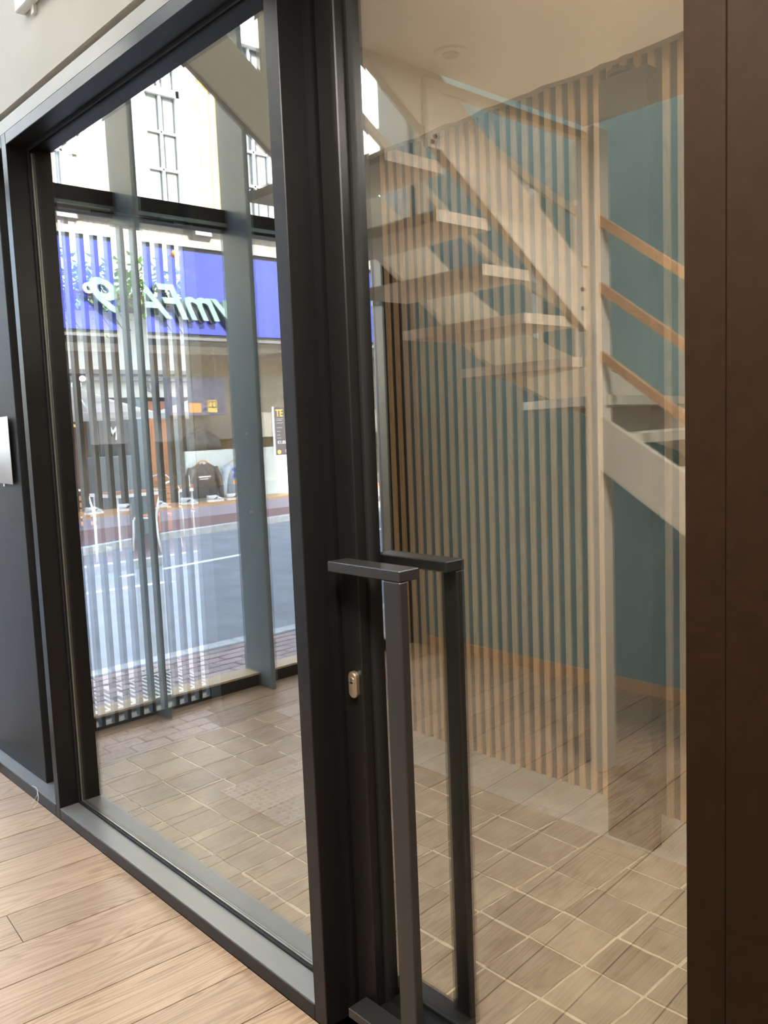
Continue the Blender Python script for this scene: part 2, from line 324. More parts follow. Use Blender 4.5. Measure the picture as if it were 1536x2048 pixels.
def clip_poly(pts, x0, x1, y0, y1):
    for ax, lim, s in ((0, x0, 1), (0, x1, -1), (1, y0, 1), (1, y1, -1)):
        out = []
        for i in range(len(pts)):
            a, b = pts[i], pts[(i+1) % len(pts)]
            da, db = s * (a[ax] - lim), s * (b[ax] - lim)
            if da >= 0: out.append(a)
            if (da >= 0) != (db >= 0):
                t = da / (da - db); out.append((a[0] + t*(b[0]-a[0]), a[1] + t*(b[1]-a[1])))
        pts = out
        if len(pts) < 3: return []
    return pts
ANG = math.radians(-4.6); ca, sa = math.cos(ANG), math.sin(ANG); PITCH = 0.2
rows = range(-27, 11)
for k in rows:
    y_at0 = 2.478 + 0.2007 * k
    rr = random.Random(100 + k)
    if k == 1: cuts = [-2.35, -0.435]
    else:
        c0 = rr.uniform(-2.6, -0.6); cuts = [c0] if rr.random() < 0.6 else [c0 - 1.0, c0 + 1.0]
    us = [-3.4] + sorted(c for c in cuts) + [0.6]
    for u0, u1 in zip(us[:-1], us[1:]):
        loc_pts = [(u0 + .0012, 0.0021), (u1 - .0012, 0.0021), (u1 - .0012, PITCH - 0.0021), (u0 + .0012, PITCH - 0.0021)]
        wp = [(u*ca - v*sa, y_at0 + u*sa + v*ca) for u, v in loc_pts]
        cp = clip_poly(wp, HX, -0.001, HY0, 4.412)
        if len(cp) < 3: continue
        cx = sum(p[0] for p in cp)/len(cp); cy = sum(p[1] for p in cp)/len(cp)
        lp = [((x-cx)*ca + (y-cy)*sa, -(x-cx)*sa + (y-cy)*ca) for x, y in cp]
        b = NB(); prism(b, lp, 'z', -0.012, 0.0)
        o = obj('plank', b, M['oak_floor'], floor, loc=(cx, cy, 0)); o.rotation_euler = (0, 0, ANG)

wb = thing('wall_box', 'white box fixed high on the wall above the partition', 'box', (0, 3.1, 3.11))
part('cover', M['white_trim'], wb, (-0.035, -0.0005, -0.30, 0.10, 0.0, 0.5), bev=0.004)
part('conduit', M['white_trim'], wb, (-0.012, -0.0005, -0.012, 0.012, -0.03, 0.0))
# downlight in the hall ceiling
dl = thing('ceiling_downlight', 'round flush ceiling fitting beside the stair opening', 'light', (-0.66, 1.98, 2.812))
b = NB(); disc(b, (0, 0, -0.004), (0, 0, 1), 0.055, 0.008, 28); obj('rim', b, M['white_trim'], dl)
b = NB(); disc(b, (0, 0, -0.010), (0, 0, 1), 0.028, 0.006, 20); obj('lens', b, M['cafe_cream'], dl)

# ------------------------------------------------------------------ partition frame
BK = M['black']
p1 = thing('window_1', 'large fixed glass pane in a black frame left of the door', 'window', kind='structure')
part('mullion', BK, p1, (0, 0.184, 3.487, 3.535, 0, 2.786), bev=0.002)
part('mullion', BK, p1, (0, 0.184, 1.702, 1.754, 0, 2.786), bev=0.002)
part('sill', BK, p1, (0, 0.184, 1.7545, 3.4865, 0, 0.046), bev=0.002)
part('sill_top_sheen', M['sill_sheen'], p1, (0.001, 0.183, 1.7545, 3.4865, 0.046, 0.050))  # thin lighter sheet painting the sheen on top of the black sill
part('head_rail', BK, p1, (0, 0.184, 1.7545, 3.4865, 2.740, 2.786), bev=0.002)
part('glazing_bead', M['gasket'], p1, (GX-0.014, GX-0.006, 1.7545, 3.4865, 0.05, 0.058), (GX+0.006, GX+0.014, 1.7545, 3.4865, 0.05, 0.058),
     (GX-0.014, GX-0.006, 1.7545, 3.4865, 2.730, 2.740), (GX+0.006, GX+0.014, 1.7545, 3.4865, 2.730, 2.740), (GX-0.014, GX-0.006, 3.478, 3.4865, 0.058, 2.730), (GX+0.006, GX+0.014, 3.478, 3.4865, 0.058, 2.730))
part('spacer_bar', M['spacer'], p1, (GX-0.003, GX+0.003, 3.472, 3.478, 0.06, 2.72), (GX-0.003, GX+0.003, 1.7545, 3.478, 0.054, 0.060))
part('pane', M['pane'], p1, (GX-0.004, GX+0.004, 1.7545, 3.4865, 0.05, 2.740))
p2 = thing('window_2', 'narrow glass pane at the far left end of the partition', 'window', kind='structure')
part('sill', BK, p2, (0, 0.184, 3.5355, 4.42, 0, 0.052), bev=0.002)
part('sill_top_sheen', M['sill_sheen'], p2, (0.001, 0.183, 3.5355, 4.42, 0.052, 0.056))  # same painted sheen on the narrow pane's sill
part('head_rail', BK, p2, (0, 0.184, 3.5355, 4.42, 2.740, 2.786), bev=0.002)
part('column', M['gasket'], p2, (0.055, 0.184, 3.775, 4.60, 0.056, 2.74), bev=0.003)
part('pane', M['pane'], p2, (GX-0.004, GX+0.004, 3.5355, 3.775, 0.056, 2.740))

# door in the partition
d1 = thing('door_1', 'black framed glass door with long pull handles and a round ended lock plate', 'door', kind='structure')
part('jamb', BK, d1, (0.075, 0.184, 1.672, 1.7015, 0, 2.786))
part('door_stile', BK, d1, (0.085, 0.175, 1.595, 1.668, 0.008, 2.76), bev=0.003)
part('gasket', M['gasket'], d1, (0.117, 0.143, 1.587, 1.595, 0.07, 2.70))
part('bottom_rail', BK, d1, (0.085, 0.175, 0.71, 1.595, 0.008, 0.075), bev=0.003)
part('top_rail', BK, d1, (0.085, 0.175, 0.71, 1.595, 2.70, 2.76), bev=0.003)
part('head_rail', BK, d1, (0, 0.184, 0.44, 1.7015, 2.762, 2.786))
part('pane', M['pane'], d1, (GD-0.004, GD+0.004, 0.71, 1.595, 0.075, 2.70))
part('hinge_stile', M['brown_steel'], d1, (0.040, 0.184, 0.628, 0.699, 0.008, 2.76), bev=0.002)
part('hinge_jamb', M['brown_steel'], d1, (0.034, 0.184, 0.44, 0.6255, 0, 2.762), bev=0.002)
def pull_handle(xf, sgn, label):
    """xf: outer face of the grip; sgn +1 when the leaf lies towards +x"""
    h = obj('pull_handle', box(NB(), xf, xf + sgn*0.026, 1.376, 1.432, 0.0882, 1.2438, bev=0.0025), M['black_handle'], d1, label=label)
    for z in (1.244, 0.062):
        obj('handle_bracket', box(NB(), xf, xf + sgn*0.064, 1.376, 1.634, z, z + 0.026, bev=0.002), M['black_handle'], h)
    return h
pull_handle(0.0205, 1, 'black square section pull handle on the hall side')
pull_handle(0.2395, -1, 'black pull handle on the far side, seen through the glass')
b = NB(); pts = []
for k in range(24):
    a = 2*math.pi*k/24; pts.append((1.622 + 0.0155*math.cos(a), 0.945 + (0.019 if math.sin(a) >= 0 else -0.019) + 0.0155*math.sin(a)))
prism(b, pts, 'x', 0.072, 0.0848)
bmesh.ops.bevel(b, geom=[e for e in b.edges if all(v.co.x < 0.073 for v in e.verts)], offset=0.003, segments=2, affect='EDGES')
lock = obj('lock_plate', b, M['nickel'], d1, label='brushed nickel oval lock plate')
b = NB(); tube(b, [(0.073, 1.622, 0.957), (0.0705, 1.622, 0.957)], 0.0085, 16); prism(b, [(1.617, 0.935), (1.627, 0.935), (1.627, 0.953), (1.617, 0.953)], 'x', 0.0705, 0.073)
cyl = obj('lock_cylinder', b, M['nickel'], lock)
part('keyhole', M['gasket'], lock, (0.0700, 0.0704, 1.6207, 1.6233, 0.951, 0.963))
# wall panel to the right of the door, outside the frame edge
wall('wall_panel', M['brown_steel'], 'dark brown steel panel right of the glass door', (0.03, 0.184, HY0, 0.437, 0, 2.786))

# paper on the black column, thread on the sill
b = NB(); n = 10; f0 = []
for i in range(n + 1):
    y = 3.832 + 0.21 * i / n; x = 0.050 - 0.012 * (1 - i / n) ** 2
    f0.append((b.verts.new((x, y, 1.405)), b.verts.new((x, y, 1.702)), b.verts.new((x + 0.0006, y, 1.405)), b.verts.new((x + 0.0006, y, 1.702))))
for i in range(n):
    a, c = f0[i], f0[i+1]
    b.faces.new((a[0], a[1], c[1], c[0])); b.faces.new((a[2], c[2], c[3], a[3])); b.faces.new((a[1], a[3], c[3], c[1])); b.faces.new((a[0], c[0], c[2], a[2]))
b.faces.new((f0[0][0], f0[0][2], f0[0][3], f0[0][1])); b.faces.new((f0[n][0], f0[n][1], f0[n][3], f0[n][2]))
bmesh.ops.recalc_face_normals(b, faces=b.faces[:])
ps = obj('paper_sheet', b, M['paper'], None, smooth=True, label='white paper sheet taped to the black column at far left', cat='paper')
part('tape', M['pale_panel'], ps, (0.0525, 0.0549, 3.98, 4.0, 1.392, 1.412))
b = NB()
tube(b, [(-0.001, 3.80, 0.0575), (0.004, 3.765, 0.058), (-0.002, 3.735, 0.057), (-0.006, 3.73, 0.035), (-0.012, 3.75, 0.012), (-0.03, 3.74, 0.002)], 0.0012, 5)
tube(b, [(-0.002, 3.735, 0.057), (-0.008, 3.71, 0.035), (-0.018, 3.70, 0.012), (-0.04, 3.69, 0.002)], 0.0012, 5)
obj('loose_thread', b, M['paper'], None, label='loose white thread hanging over the sill edge at far left', cat='thread')

# ------------------------------------------------------------------ staircase (hall, seen in the glass). u = mirrored depth, x = 0.26 - u
def X(u): return 2*GD - u
st = thing('staircase', 'white winder staircase with open treads and oak guard rails', 'staircase', (-2.2, 1.5, 0))
def sobj(name, bm, mat, parent=None, **k):
    bmesh.ops.translate(bm, verts=bm.verts[:], vec=(2.2, -1.5, 0)); return obj(name, bm, mat, parent or st, **k)
RISE = 0.169
polys = {}
for n in range(1, 9): y0 = 1.94 - 0.245*(9 - n); polys[n] = [(1.968, y0), (2.985, y0), (2.985, y0 + 0.285), (1.968, y0 + 0.285)]
polys[9] = [(1.968, 1.94), (2.985, 1.94), (2.985, 2.30), (1.968, 2.125)]
polys[10] = [(1.968, 2.07), (2.985, 2.26), (2.985, 2.88), (2.40, 2.88), (1.968, 2.20)]
polys[11] = [(1.955, 2.172), (2.45, 2.88), (1.92, 2.88), (1.85, 2.172)]
polys[12] = [(1.885, 2.172), (1.965, 2.88), (1.525, 2.88), (1.525, 2.172)]
for n in range(13, 16): u0 = 1.56 - 0.245*(n - 13); polys[n] = [(u0, 2.172), (u0, 2.88), (max(u0 - 0.285, 0.50), 2.88), (max(u0 - 0.285, 0.50), 2.172)]
for n, P in polys.items():
    b = NB(); z = RISE*n; prism(b, [(X(u), y) for u, y in P], 'z', z - 0.042, z)
    sobj('tread', b, M['stair'])
b = NB(); prism(b, [(X(1.90), 1.965), (X(1.90), 2.225), (X(0.50), 3.165), (X(0.50), 2.905)], 'y', 2.13, 2.17); sobj('stringer', b, M['stair'])
LB = [(0.49, 3.0), (1.38, 2.37), (1.70, 2.165), (1.90, 2.03), (2.08, 1.925), (2.28, 1.83), (2.45, 1.765), (2.72, 1.68), (2.985, 1.62)]
LT = [(2.985, 1.92), (2.72, 1.98), (2.45, 2.06), (2.28, 2.12), (2.08, 2.21), (1.90, 2.31), (1.70, 2.435), (1.38, 2.64), (0.49, 3.27)]
b = NB(); prism(b, [(X(u), z) for u, z in LB + LT], 'y', 2.88, 2.92); sobj('stringer', b, M['stair'])
WB = [(2.92, 1.62), (2.70, 1.54), (2.45, 1.45), (2.30, 1.40), (2.20, 1.31), (0.35, 0.0)]
WT = [(0.0, 0.0), (-0.05, 0.16), (2.20, 1.57), (2.42, 1.71), (2.74, 1.86), (2.92, 1.92)]
b = NB(); prism(b, [(y, z) for y, z in WB + WT], 'x', X(2.985), X(3.018)); sobj('stringer', b, M['stair'])
b = NB(); prism(b, [(2.09, 1.365), (0.07, 0.0), (-0.10, 0.0), (-0.05, 0.27), (2.09, 1.595)], 'x', X(1.932), X(1.968)); sobj('stringer', b, M['stair'])
b = NB(); box(b, X(1.91), X(2.02), 2.090, 2.146, 0, 2.812, bev=0.003); sobj('newel_post', b, M['stair'])
for zt in (2.45, 2.17, 1.88):
    b = NB(); prism(b, [(2.09, zt), (0.25, zt - 0.735*1.84), (0.25, zt - 0.735*1.84 - 0.045), (2.09, zt - 0.045)], 'x', X(1.937), X(1.963)); sobj('guard_rail', b, M['rail_oak'])
for dz in (0.30, 0.58, 0.86):
    b = NB()
    for (u0, z0), (u1, z1) in zip(LT[:-1], LT[1:]):
        prism(b, [(X(u0), z0+dz), (X(u1), z1+dz), (X(u1), z1+dz-0.05), (X(u0), z0+dz-0.05)], 'y', 2.888, 2.912)
    sobj('guard_rail', b, M['stair'])
for u, z in ((2.97, 1.9), (1.70, 2.40), (0.9, 2.93)):
    b = NB(); box(b, X(u) - 0.016, X(u) + 0.016, 2.883, 2.917, z, z + 0.93); sobj('baluster', b, M['stair'])
b = NB(); box(b, X(1.90), X(0.93), 2.115, 2.150, 2.750, 2.785, bev=0.003); box(b, X(1.90), X(1.865), 2.115, 2.150, 2.235, 2.752, bev=0.003); box(b, X(1.02), X(0.93), 2.115, 2.130, 2.55, 2.752, bev=0.003)
gf = sobj('guard_frame', b, M['stair'])
for u, z in ((0.975, 2.59), (0.96, 2.57)):
    b = NB(); disc(b, (X(u), 2.113, z), (0, 1, 0), 0.008, 0.006, 10); sobj('screw', b, M['gasket'])
for (u, y, z) in ((2.96, 2.72, 1.70), (2.96, 1.80, 1.17)):
    b = NB(); disc(b, (X(u), y, z), (1, 0, 0), 0.018, 0.05, 12); sobj('bolt', b, M['gasket'])
for z in (2.14, 2.06):
    b = NB(); disc(b, (X(1.87), 2.128, z), (0, 1, 0), 0.009, 0.006, 10); sobj('bolt', b, M['shop_tan'])
b = NB(); box(b, X(3.02), X(2.975), 3.195, 3.245, 2.06, 2.97, bev=0.003)
obj('trim_3', b, M['white_trim'], None, label='upright white strip on the teal wall behind the stair', cat='trim', kind='structure')

# ------------------------------------------------------------------ hall street front (seen in the glass)
def XF(u): return 2*GX - u
w3 = thing('window_3', 'street glazing of the hall with deep grey fins', 'window', kind='structure')
for u in (0.945, 1.659, 2.37, 2.93):
    b = NB(); box(b, XF(u) - 0.016, XF(u) + 0.016, 4.272, 4.565, 0.0, 5.3, bev=0.003); fn = obj('fin', b, M['fin'], w3)
    if u == 1.659:
        for z in (1.58, 1.10):
            b = NB(); disc(b, (XF(u) + 0.017, 4.40, z), (1, 0, 0), 0.010, 0.004, 12); obj('bolt', b, M['spacer'], fn)
part('sill', M['gasket'], w3, (HX, 0.0, 4.415, 4.60, 0, 0.070))
part('sill_board', M['sill_oak'], w3, (HX, 0.0, 4.415, 4.564, 0.070, 0.082))
part('transom', BK, w3, (HX, 0.0, 4.50, 4.60, 2.805, 2.925), bev=0.003)
part('transom_bead', M['fin'], w3, (HX, 0.0, 4.485, 4.4995, 2.82, 2.842))
part('pane', M['pane_street'], w3, (HX, 0.0, 4.565, 4.571, 0.082, 2.805))
part('pane', M['pane_street'], w3, (HX, 0.0, 4.565, 4.571, 2.925, 5.3))

# ------------------------------------------------------------------ entrance room behind the glass
fl2 = thing('floor.001', 'worn square tile floor of the entrance room behind the glass', 'floor', kind='structure')
part('mortar_bed', M['mortar'], fl2, (0.184, 1.44, -1.5, 3.93, -0.12, -0.004))
part('screed_strip', M['screed'], fl2, (1.405, 1.72, -1.5, 3.93, -0.12, 0.004))
xs = [0.19, 0.295, 0.495, 0.70, 0.885, 1.075, 1.27, 1.42]
rt = random.Random(5)
y = 3.925; row = 0
while y > -0.6:
    hgt = 0.2 if y < 2.1 else 0.195
    y1 = y - hgt
    for i in range(len(xs) - 1):
        x0, x1 = xs[i], xs[i+1]
        if x0 > 0.6 and x1 < 1.1 and y1 > 2.72 and y < 3.26: continue     # the chequer plate lies here
        g = 0.0052; pts = []
        jx = [rt.uniform(-.004, .004) for _ in range(4)]; jy = [rt.uniform(-.004, .004) for _ in range(4)]
        cs = [(x0+g+jx[0], y1+g+jy[0]), (x1-g+jx[1], y1+g+jy[1]), (x1-g+jx[2], y-g+jy[2]), (x0+g+jx[3], y-g+jy[3])]
        for a in range(4):
            p, q = cs[a], cs[(a+1) % 4]
            for t in (0.0, 0.22, 0.45, 0.68, 0.86):
                wob = 0.0 if t == 0 else rt.uniform(-0.0026, 0.0026)
                pts.append((p[0] + t*(q[0]-p[0]) + wob, p[1] + t*(q[1]-p[1]) + wob))
        cx, cy = (x0+x1)/2, (y+y1)/2
        b = NB(); prism(b, [(px-cx, py-cy) for px, py in pts], 'z', -0.02, rt.uniform(-0.001, 0.001))
        obj('tile', b, M['tile'], fl2, loc=(cx, cy, 0))
    y = y1; row += 1
# chequer plate
cp = thing('floor_hatch', 'metal chequer plate hatch set flush in the tile floor', 'hatch', (0.86, 2.98, 0))
part('plate', M['chequer'], cp, (-0.248, 0.238, -0.245, 0.245, -0.004, 0.004))
b = NB()
for i in range(15):
    for j in range(15):
        cx, cy = -0.232 + 0.0325*i, -0.23 + 0.0325*j; a = math.radians(45 if (i + j) % 2 else -45)
        for q in (-0.006, 0.0, 0.006):
            dx, dy = math.cos(a)*0.009, math.sin(a)*0.009; nx, ny = -math.sin(a)*q, math.cos(a)*q; tx, ty = -math.sin(a)*0.0014, math.cos(a)*0.0014
            vs = [b.verts.new((cx+nx+sx*dx+s2*tx, cy+ny+sx*dy+s2*ty, 0.0065 if abs(s2) else 0.0065)) for sx, s2 in ((-1, -1), (1, -1), (1, 1), (-1, 1))]
            b.faces.new(vs)
            lo = [b.verts.new((v.co.x, v.co.y, 0.004)) for v in vs]
            for k in range(4): b.faces.new((vs[k], lo[k], lo[(k+1) % 4], vs[(k+1) % 4]))
bmesh.ops.recalc_face_normals(b, faces=b.faces[:]); obj('tread_pattern', b, M['chequer'], cp, kind='stuff')
# slat wall
sw = thing('slat_wall', 'wall of upright oak slats on dark backing behind the glass door', 'slat wall', (1.70, 1.4, 0), kind='structure')
part('backing', M['dark_back'], sw, (0.0125, 0.06, -2.9, 1.85, 0.0, 2.93))
bm0 = NB(); box(bm0, 0.0, 0.012, -0.0145, 0.0145, 0.004, 2.93, bev=0.0015); sm = mesh_of('slat', bm0, M['slat_oak'])
yy = 3.172
while yy > -1.3:
    obj('slat', sm, None, sw, loc=(0, yy - 1.4, 0))
    yy -= 0.0586
pi = thing('pillar', 'dark steel pillar standing in front of the oak slats', 'pillar', (1.45, 1.655, 0), kind='structure')
part('shaft', M['dark_back'], pi, (-0.03, 0.03, -0.096, 0.096, 0.0, 2.765), bev=0.003)
b = NB(); disc(b, (0, 0.02, 2.775), (0, 0, 1), 0.05, 0.018, 14); obj('cap', b, M['dark_back'], pi)
# plaster wall above the slats with its ragged lower edge
b = NB(); rr = random.Random(3); bot = []; yv = -1.5
while yv < 3.26:
    bot.append((yv, 2.925 + rr.uniform(-0.007, 0.007))); yv += rr.uniform(0.03, 0.12)
bot.append((3.26, 2.925)); prism(b, bot + [(3.26, 4.6), (-1.5, 4.6)], 'x', 1.655, 1.70)
obj('wall_plaster', b, M['plaster'], None, label='old cream plaster wall with a ragged lower edge above the slats', cat='wall', kind='structure')
wall('wall_back', M['dark_back'], 'back wall of the entrance room, its shade put into a dark colour', (1.765, 1.90, -1.6, 4.3, -0.1, 4.6))  # dark colour stands in for the unlit side of the room
wall('wall_end', M['plaster'], 'near end wall of the entrance room', (0.184, 1.765, -1.62, -1.5, -0.1, 4.6))
b = NB(); prism(b, [(1.07, 3.93), (1.235, 4.33), (1.765, 4.33), (1.765, 3.93)], 'z', 0, 4.6)
obj('wall_pier', b, M['dark_back'], None, label='wall pier beside the slatted street gate, darkened to look unlit', cat='wall', kind='structure')  # backlit shade of the pier is painted in with the dark material
wall('ceiling.002', M['ceiling'], 'high ceiling of the entrance room', (0.184, 1.9, -1.62, 4.6, 4.6, 4.75), cat='ceiling')
wall('wall_front', M['brickwall'], 'outer wall of the building high above the street', (HX - 8, 10, 4.62, 4.80, 5.3, 11.5))
wall('wall_front.001', M['brickwall'], 'street wall right of the slatted gate', (1.765, 10, 4.33, 4.6, 0, 5.3))
wall('wall_front.002', M['brickwall'], 'street wall left of the hall glazing', (HX - 8, HX - 0.1, 4.33, 4.6, 0, 5.3))
wall('roof', M['brickwall'], 'flat roof of the building', (HX - 8, 10, -7, 4.75, 11.5, 11.7))
# white pipe in the hall corner by the street glazing
part('corner_panel', M['gasket'], w3, (HX, X(2.745), 4.40, 4.412, 0, 2.80))
pp = thing('downpipe', 'white upright pipe in the corner of the hall beside the street glazing', 'pipe', (X(2.715), 4.345, 0))
b = NB(); tube(b, [(0, 0, 0.002), (0, 0, 2.80)], 0.034, 16); obj('pipe', b, M['white_trim'], pp, smooth=True)
b = NB(); disc(b, (0, 0, 2.42), (0, 0, 1), 0.037, 0.03, 16); obj('coupling', b, M['spacer'], pp)

# slatted street gate
gt = thing('slat_gate', 'dark steel street gate of upright slats below the transom', 'gate', (0.85, 4.29, 0))
gs = NB(); box(gs, -0.0125, 0.0095, 0.0, 0.05, 0.062, 2.70, bev=0.0015); gsm = mesh_of('slat', gs, M['gate_steel'])
for k in range(11): obj('slat', gsm, None, gt, loc=(-0.3605 + 0.0736*k, 0, 0))
part('bottom_rail', M['gate_steel'], gt, (-0.62, 0.40, 0.0, 0.075, 0.004, 0.062), bev=0.002)
part('top_rail', M['gate_steel'], gt, (-0.62, 0.40, 0.0, 0.075, 2.70, 2.745), bev=0.002)
part('edge_strip', M['edge_highlight'], gt, (-0.386, -0.379, -0.004, -0.0005, 0.062, 2.70))  # painted highlight along the stile edge, added as a pale sliver
part('gate_stile', M['gate_steel'], gt, (-0.62, -0.374, 0.0, 0.075, 0.062, 2.70), bev=0.002)
w4 = thing('window_4', 'glazing above the slatted gate with a black transom', 'window', kind='structure')
part('transom', BK, w4, (0.184, 1.235, 4.28, 4.38, 2.76, 2.86), bev=0.003)
part('side_frame', BK, w4, (0.184, 0.43, 4.30, 4.38, 2.86, 4.6))
part('blind_panel', M['dark_back'], w4, (0.765, 1.235, 4.31, 4.45, 2.86, 4.6))
part('pane', M['pane_street'], w4, (0.43, 0.765, 4.34, 4.346, 2.86, 4.6))
us_ = thing('slat_screen', 'row of upright steel slats above the gate transom', 'screen', (0.85, 4.39, 2.86))
us0 = NB(); box(us0, -0.0125, 0.0095, 0.0, 0.05, 0.0, 1.72, bev=0.0015); usm = mesh_of('slat', us0, M['gate_steel'])
for k in range(4): obj('slat', usm, None, us_, loc=(-0.32 + 0.0736*k, 0, 0))
dc = thing('door_closer', 'grey door closer with a black arm under the gate transom', 'door closer', (0.66, 4.25, 2.72))
part('body', M['fin'], dc, (-0.17, 0.11, -0.03, 0.0295, -0.005, 0.035), bev=0.004)
part('arm', M['gasket'], dc, (0.0, 0.46, -0.045, -0.031, 0.0, 0.014), bev=0.002)
part('track', M['fin'], dc, (0.40, 0.56, -0.045, -0.005, 0.012, 0.034), bev=0.003)
# threshold pavers inside the gate
tp = thing('floor_threshold', 'strip of speckled pavers between the gate and the tile floor', 'paving', kind='structure')
part('bed', M['joint_sand'], tp, (0.184, 1.24, 3.93, 4.47, -0.12, -0.008))
rp = random.Random(9)
for j in range(4):
    y0 = 3.955 + 0.105*j; x = 0.19 - (0.1 if j % 2 else 0)
    while x < 1.22:
        a, c = max(x, 0.188), min(x + 0.2, 1.07 + (y0 - 3.93)*0.42)
        if c - a > 0.04:
            b = NB(); box(b, a-(a+c)/2, c-(a+c)/2-0.008, -0.0485, 0.0485, -0.04, rp.uniform(-0.003, 0.001), bev=0.004); obj('paver', b, M['paver_grey'], tp, loc=((a+c)/2, y0 + 0.05, 0))
        x += 0.2
part('edge_strip', M['kerb'], tp, (0.184, 1.06, 3.926, 3.948, -0.05, 0.0))

# ------------------------------------------------------------------ street
gr = wall('ground', M['joint_sand'], 'sand bed of the pavement outside', (-16, 14, 4.47, 16, -0.3, -0.035), cat='ground')
pv = thing('pavement', 'brick pavement right outside the street front', 'pavement', kind='structure')
def brick_row(x0, x1, y0, jj):
    x = x0 - (0.105 if jj % 2 else 0)
    while x < x1:
        b = NB(); zz = rp.uniform(-0.004, 0.0)
        box(b, -0.1, 0.1, -0.0475, 0.0475, -0.05, zz, bev=0.005); obj('paver', b, M['paver'], pv, loc=(x + 0.1, y0 + 0.05, 0)); x += 0.21
for j in range(9):
    y0 = 4.49 + 0.104*j
    brick_row(-2.7, 0.15, y0, j)
    if j > 6: brick_row(0.36, 1.9, y0, j)
    else:
        brick_row(1.55, 1.9, y0, j); brick_row(0.15, 0.36, y0, j)
part('far_paving', M['paver'], pv, (-9, -2.82, 4.48, 5.44, -0.05, -0.002), (2.1, 6, 4.61, 5.44, -0.05, -0.002), (-2.65, 1.75, 4.34, 4.485, -0.06, -0.006))
kb = thing('kerb', 'pale kerb stones along the near edge of the road', 'kerb', kind='structure')
x = -9.0
while x < 6: b = NB(); box(b, -0.495, 0.495, 5.45, 5.60, -0.12, 0.0, bev=0.01); obj('kerbstone', b, M['kerb'], kb, loc=(x + 0.5, 0, 0)); x += 1.0
dg = thing('drain_grate', 'cast iron drain grating set in the pavement outside the gate', 'grate', (0.95, 4.92, 0))
part('frame', M['iron'], dg, (-0.56, 0.56, -0.245, -0.215, -0.05, 0.004), (-0.56, 0.56, 0.215, 0.245, -0.05, 0.004), (-0.56, -0.53, -0.215, 0.215, -0.05, 0.004), (0.53, 0.56, -0.215, 0.215, -0.05, 0.004), (-0.02, 0.02, -0.215, 0.215, -0.05, 0.004))
for k in range(28):
    xx = -0.51 + 0.0378*k
    if abs(xx) > 0.03: part('grate_bar', M['iron'], dg, (xx - 0.008, xx + 0.008, -0.215, 0.215, -0.03, 0.002))
FK = [(14, 9.3), (2, 9.55), (-4.8, 11.75), (-8, 12.2), (-16, 12.9)]       # far edge of the road
b = NB(); prism(b, [(-16, 5.6), (14, 5.6)] + FK, 'z', -0.2, -0.012)
obj('road', b, M['asphalt'], None, label='grey asphalt street crossing behind the glass', cat='road', kind='structure')
kf = thing('kerb.001', 'kerb along the far side of the road', 'kerb', kind='structure')
for (xa, ya), (xb, yb) in zip(FK[:-1], FK[1:]):
    L = math.hypot(xb-xa, yb-ya); n = max(1, int(L)); nx, ny = -(yb-ya)/L, (xb-xa)/L
    if ny < 0: nx, ny = -nx, -ny
    for i in range(n):
        t0, t1 = (i + 0.004)/n, (i + 0.996)/n
        A = (xa + (xb-xa)*t0, ya + (yb-ya)*t0); B = (xa + (xb-xa)*t1, ya + (yb-ya)*t1)
        b = NB(); prism(b, [A, B, (B[0]+nx*0.15, B[1]+ny*0.15), (A[0]+nx*0.15, A[1]+ny*0.15)], 'z', -0.15, 0.09); obj('kerbstone', b, M['kerb'], kf)
b = NB(); prism(b, [(x_, y_ + 0.16) for x_, y_ in FK] + [(-16, 16), (14, 16)], 'z', -0.2, 0.085)
fp = obj('pavement.001', b, M['brick_red'], None, label='red clay pavement on the far side of the street', cat='pavement', kind='structure')
b = NB()
for k in range(5):
    xa = 3.2 - 3.0*k; prism(b, [(xa, 8.35 + 0.13*(3-xa)), (xa - 1.9, 8.35 + 0.13*(3-xa+1.9)), (xa - 1.9, 8.46 + 0.13*(3-xa+1.9)), (xa, 8.46 + 0.13*(3-xa))], 'z', -0.013, -0.009)
obj('road_marking', b, M['road_white'], None, label='broken white line painted along the road', cat='road marking', kind='structure')

# ------------------------------------------------------------------ blue shop across the street (seen in the glass); x = 0.184 - u
SY = 13.5
def sx(u): return XF(u)
sh = thing('shop_building', 'white shop building with a cobalt blue fascia across the street', 'building', (sx(7), SY, 0))
def sp(name, mat, *boxes, bev=0.0, parent=None):
    """boxes in (u0,u1,y0,y1,z0,z1), mirrored depth u"""
    b = NB()
    for (u0, u1, y0, y1, z0, z1) in boxes: box(b, sx(u0)-sx(7), sx(u1)-sx(7), y0-SY, y1-SY, z0, z1, bev=bev)
    return obj(name, b, mat, parent or sh)
sp('fascia', M['blue'], (3.1, 15, SY - 0.10, SY + 0.3, 3.32, 4.74))
sp('cornice', M['stone'], (3.1, 15, SY - 0.16, SY + 0.3, 4.80, 4.92), (3.1, 15, SY - 0.02, SY + 0.3, 4.92, 5.28), (3.1, 15, SY - 0.28, SY + 0.3, 5.28, 5.42), (3.1, 15, SY - 0.06, SY + 0.3, 4.74, 4.80))
for u in (4.45, 6.88, 9.2):
    b = NB(); c = sx(u) - sx(7)
    prism(b, [(-0.02, 5.28), (-0.26, 5.28), (-0.26, 5.20), (-0.17, 5.12), (-0.20, 5.02), (-0.10, 4.93), (-0.02, 4.93)], 'x', c - 0.16, c + 0.16); obj('corbel', b, M['stone'], sh)
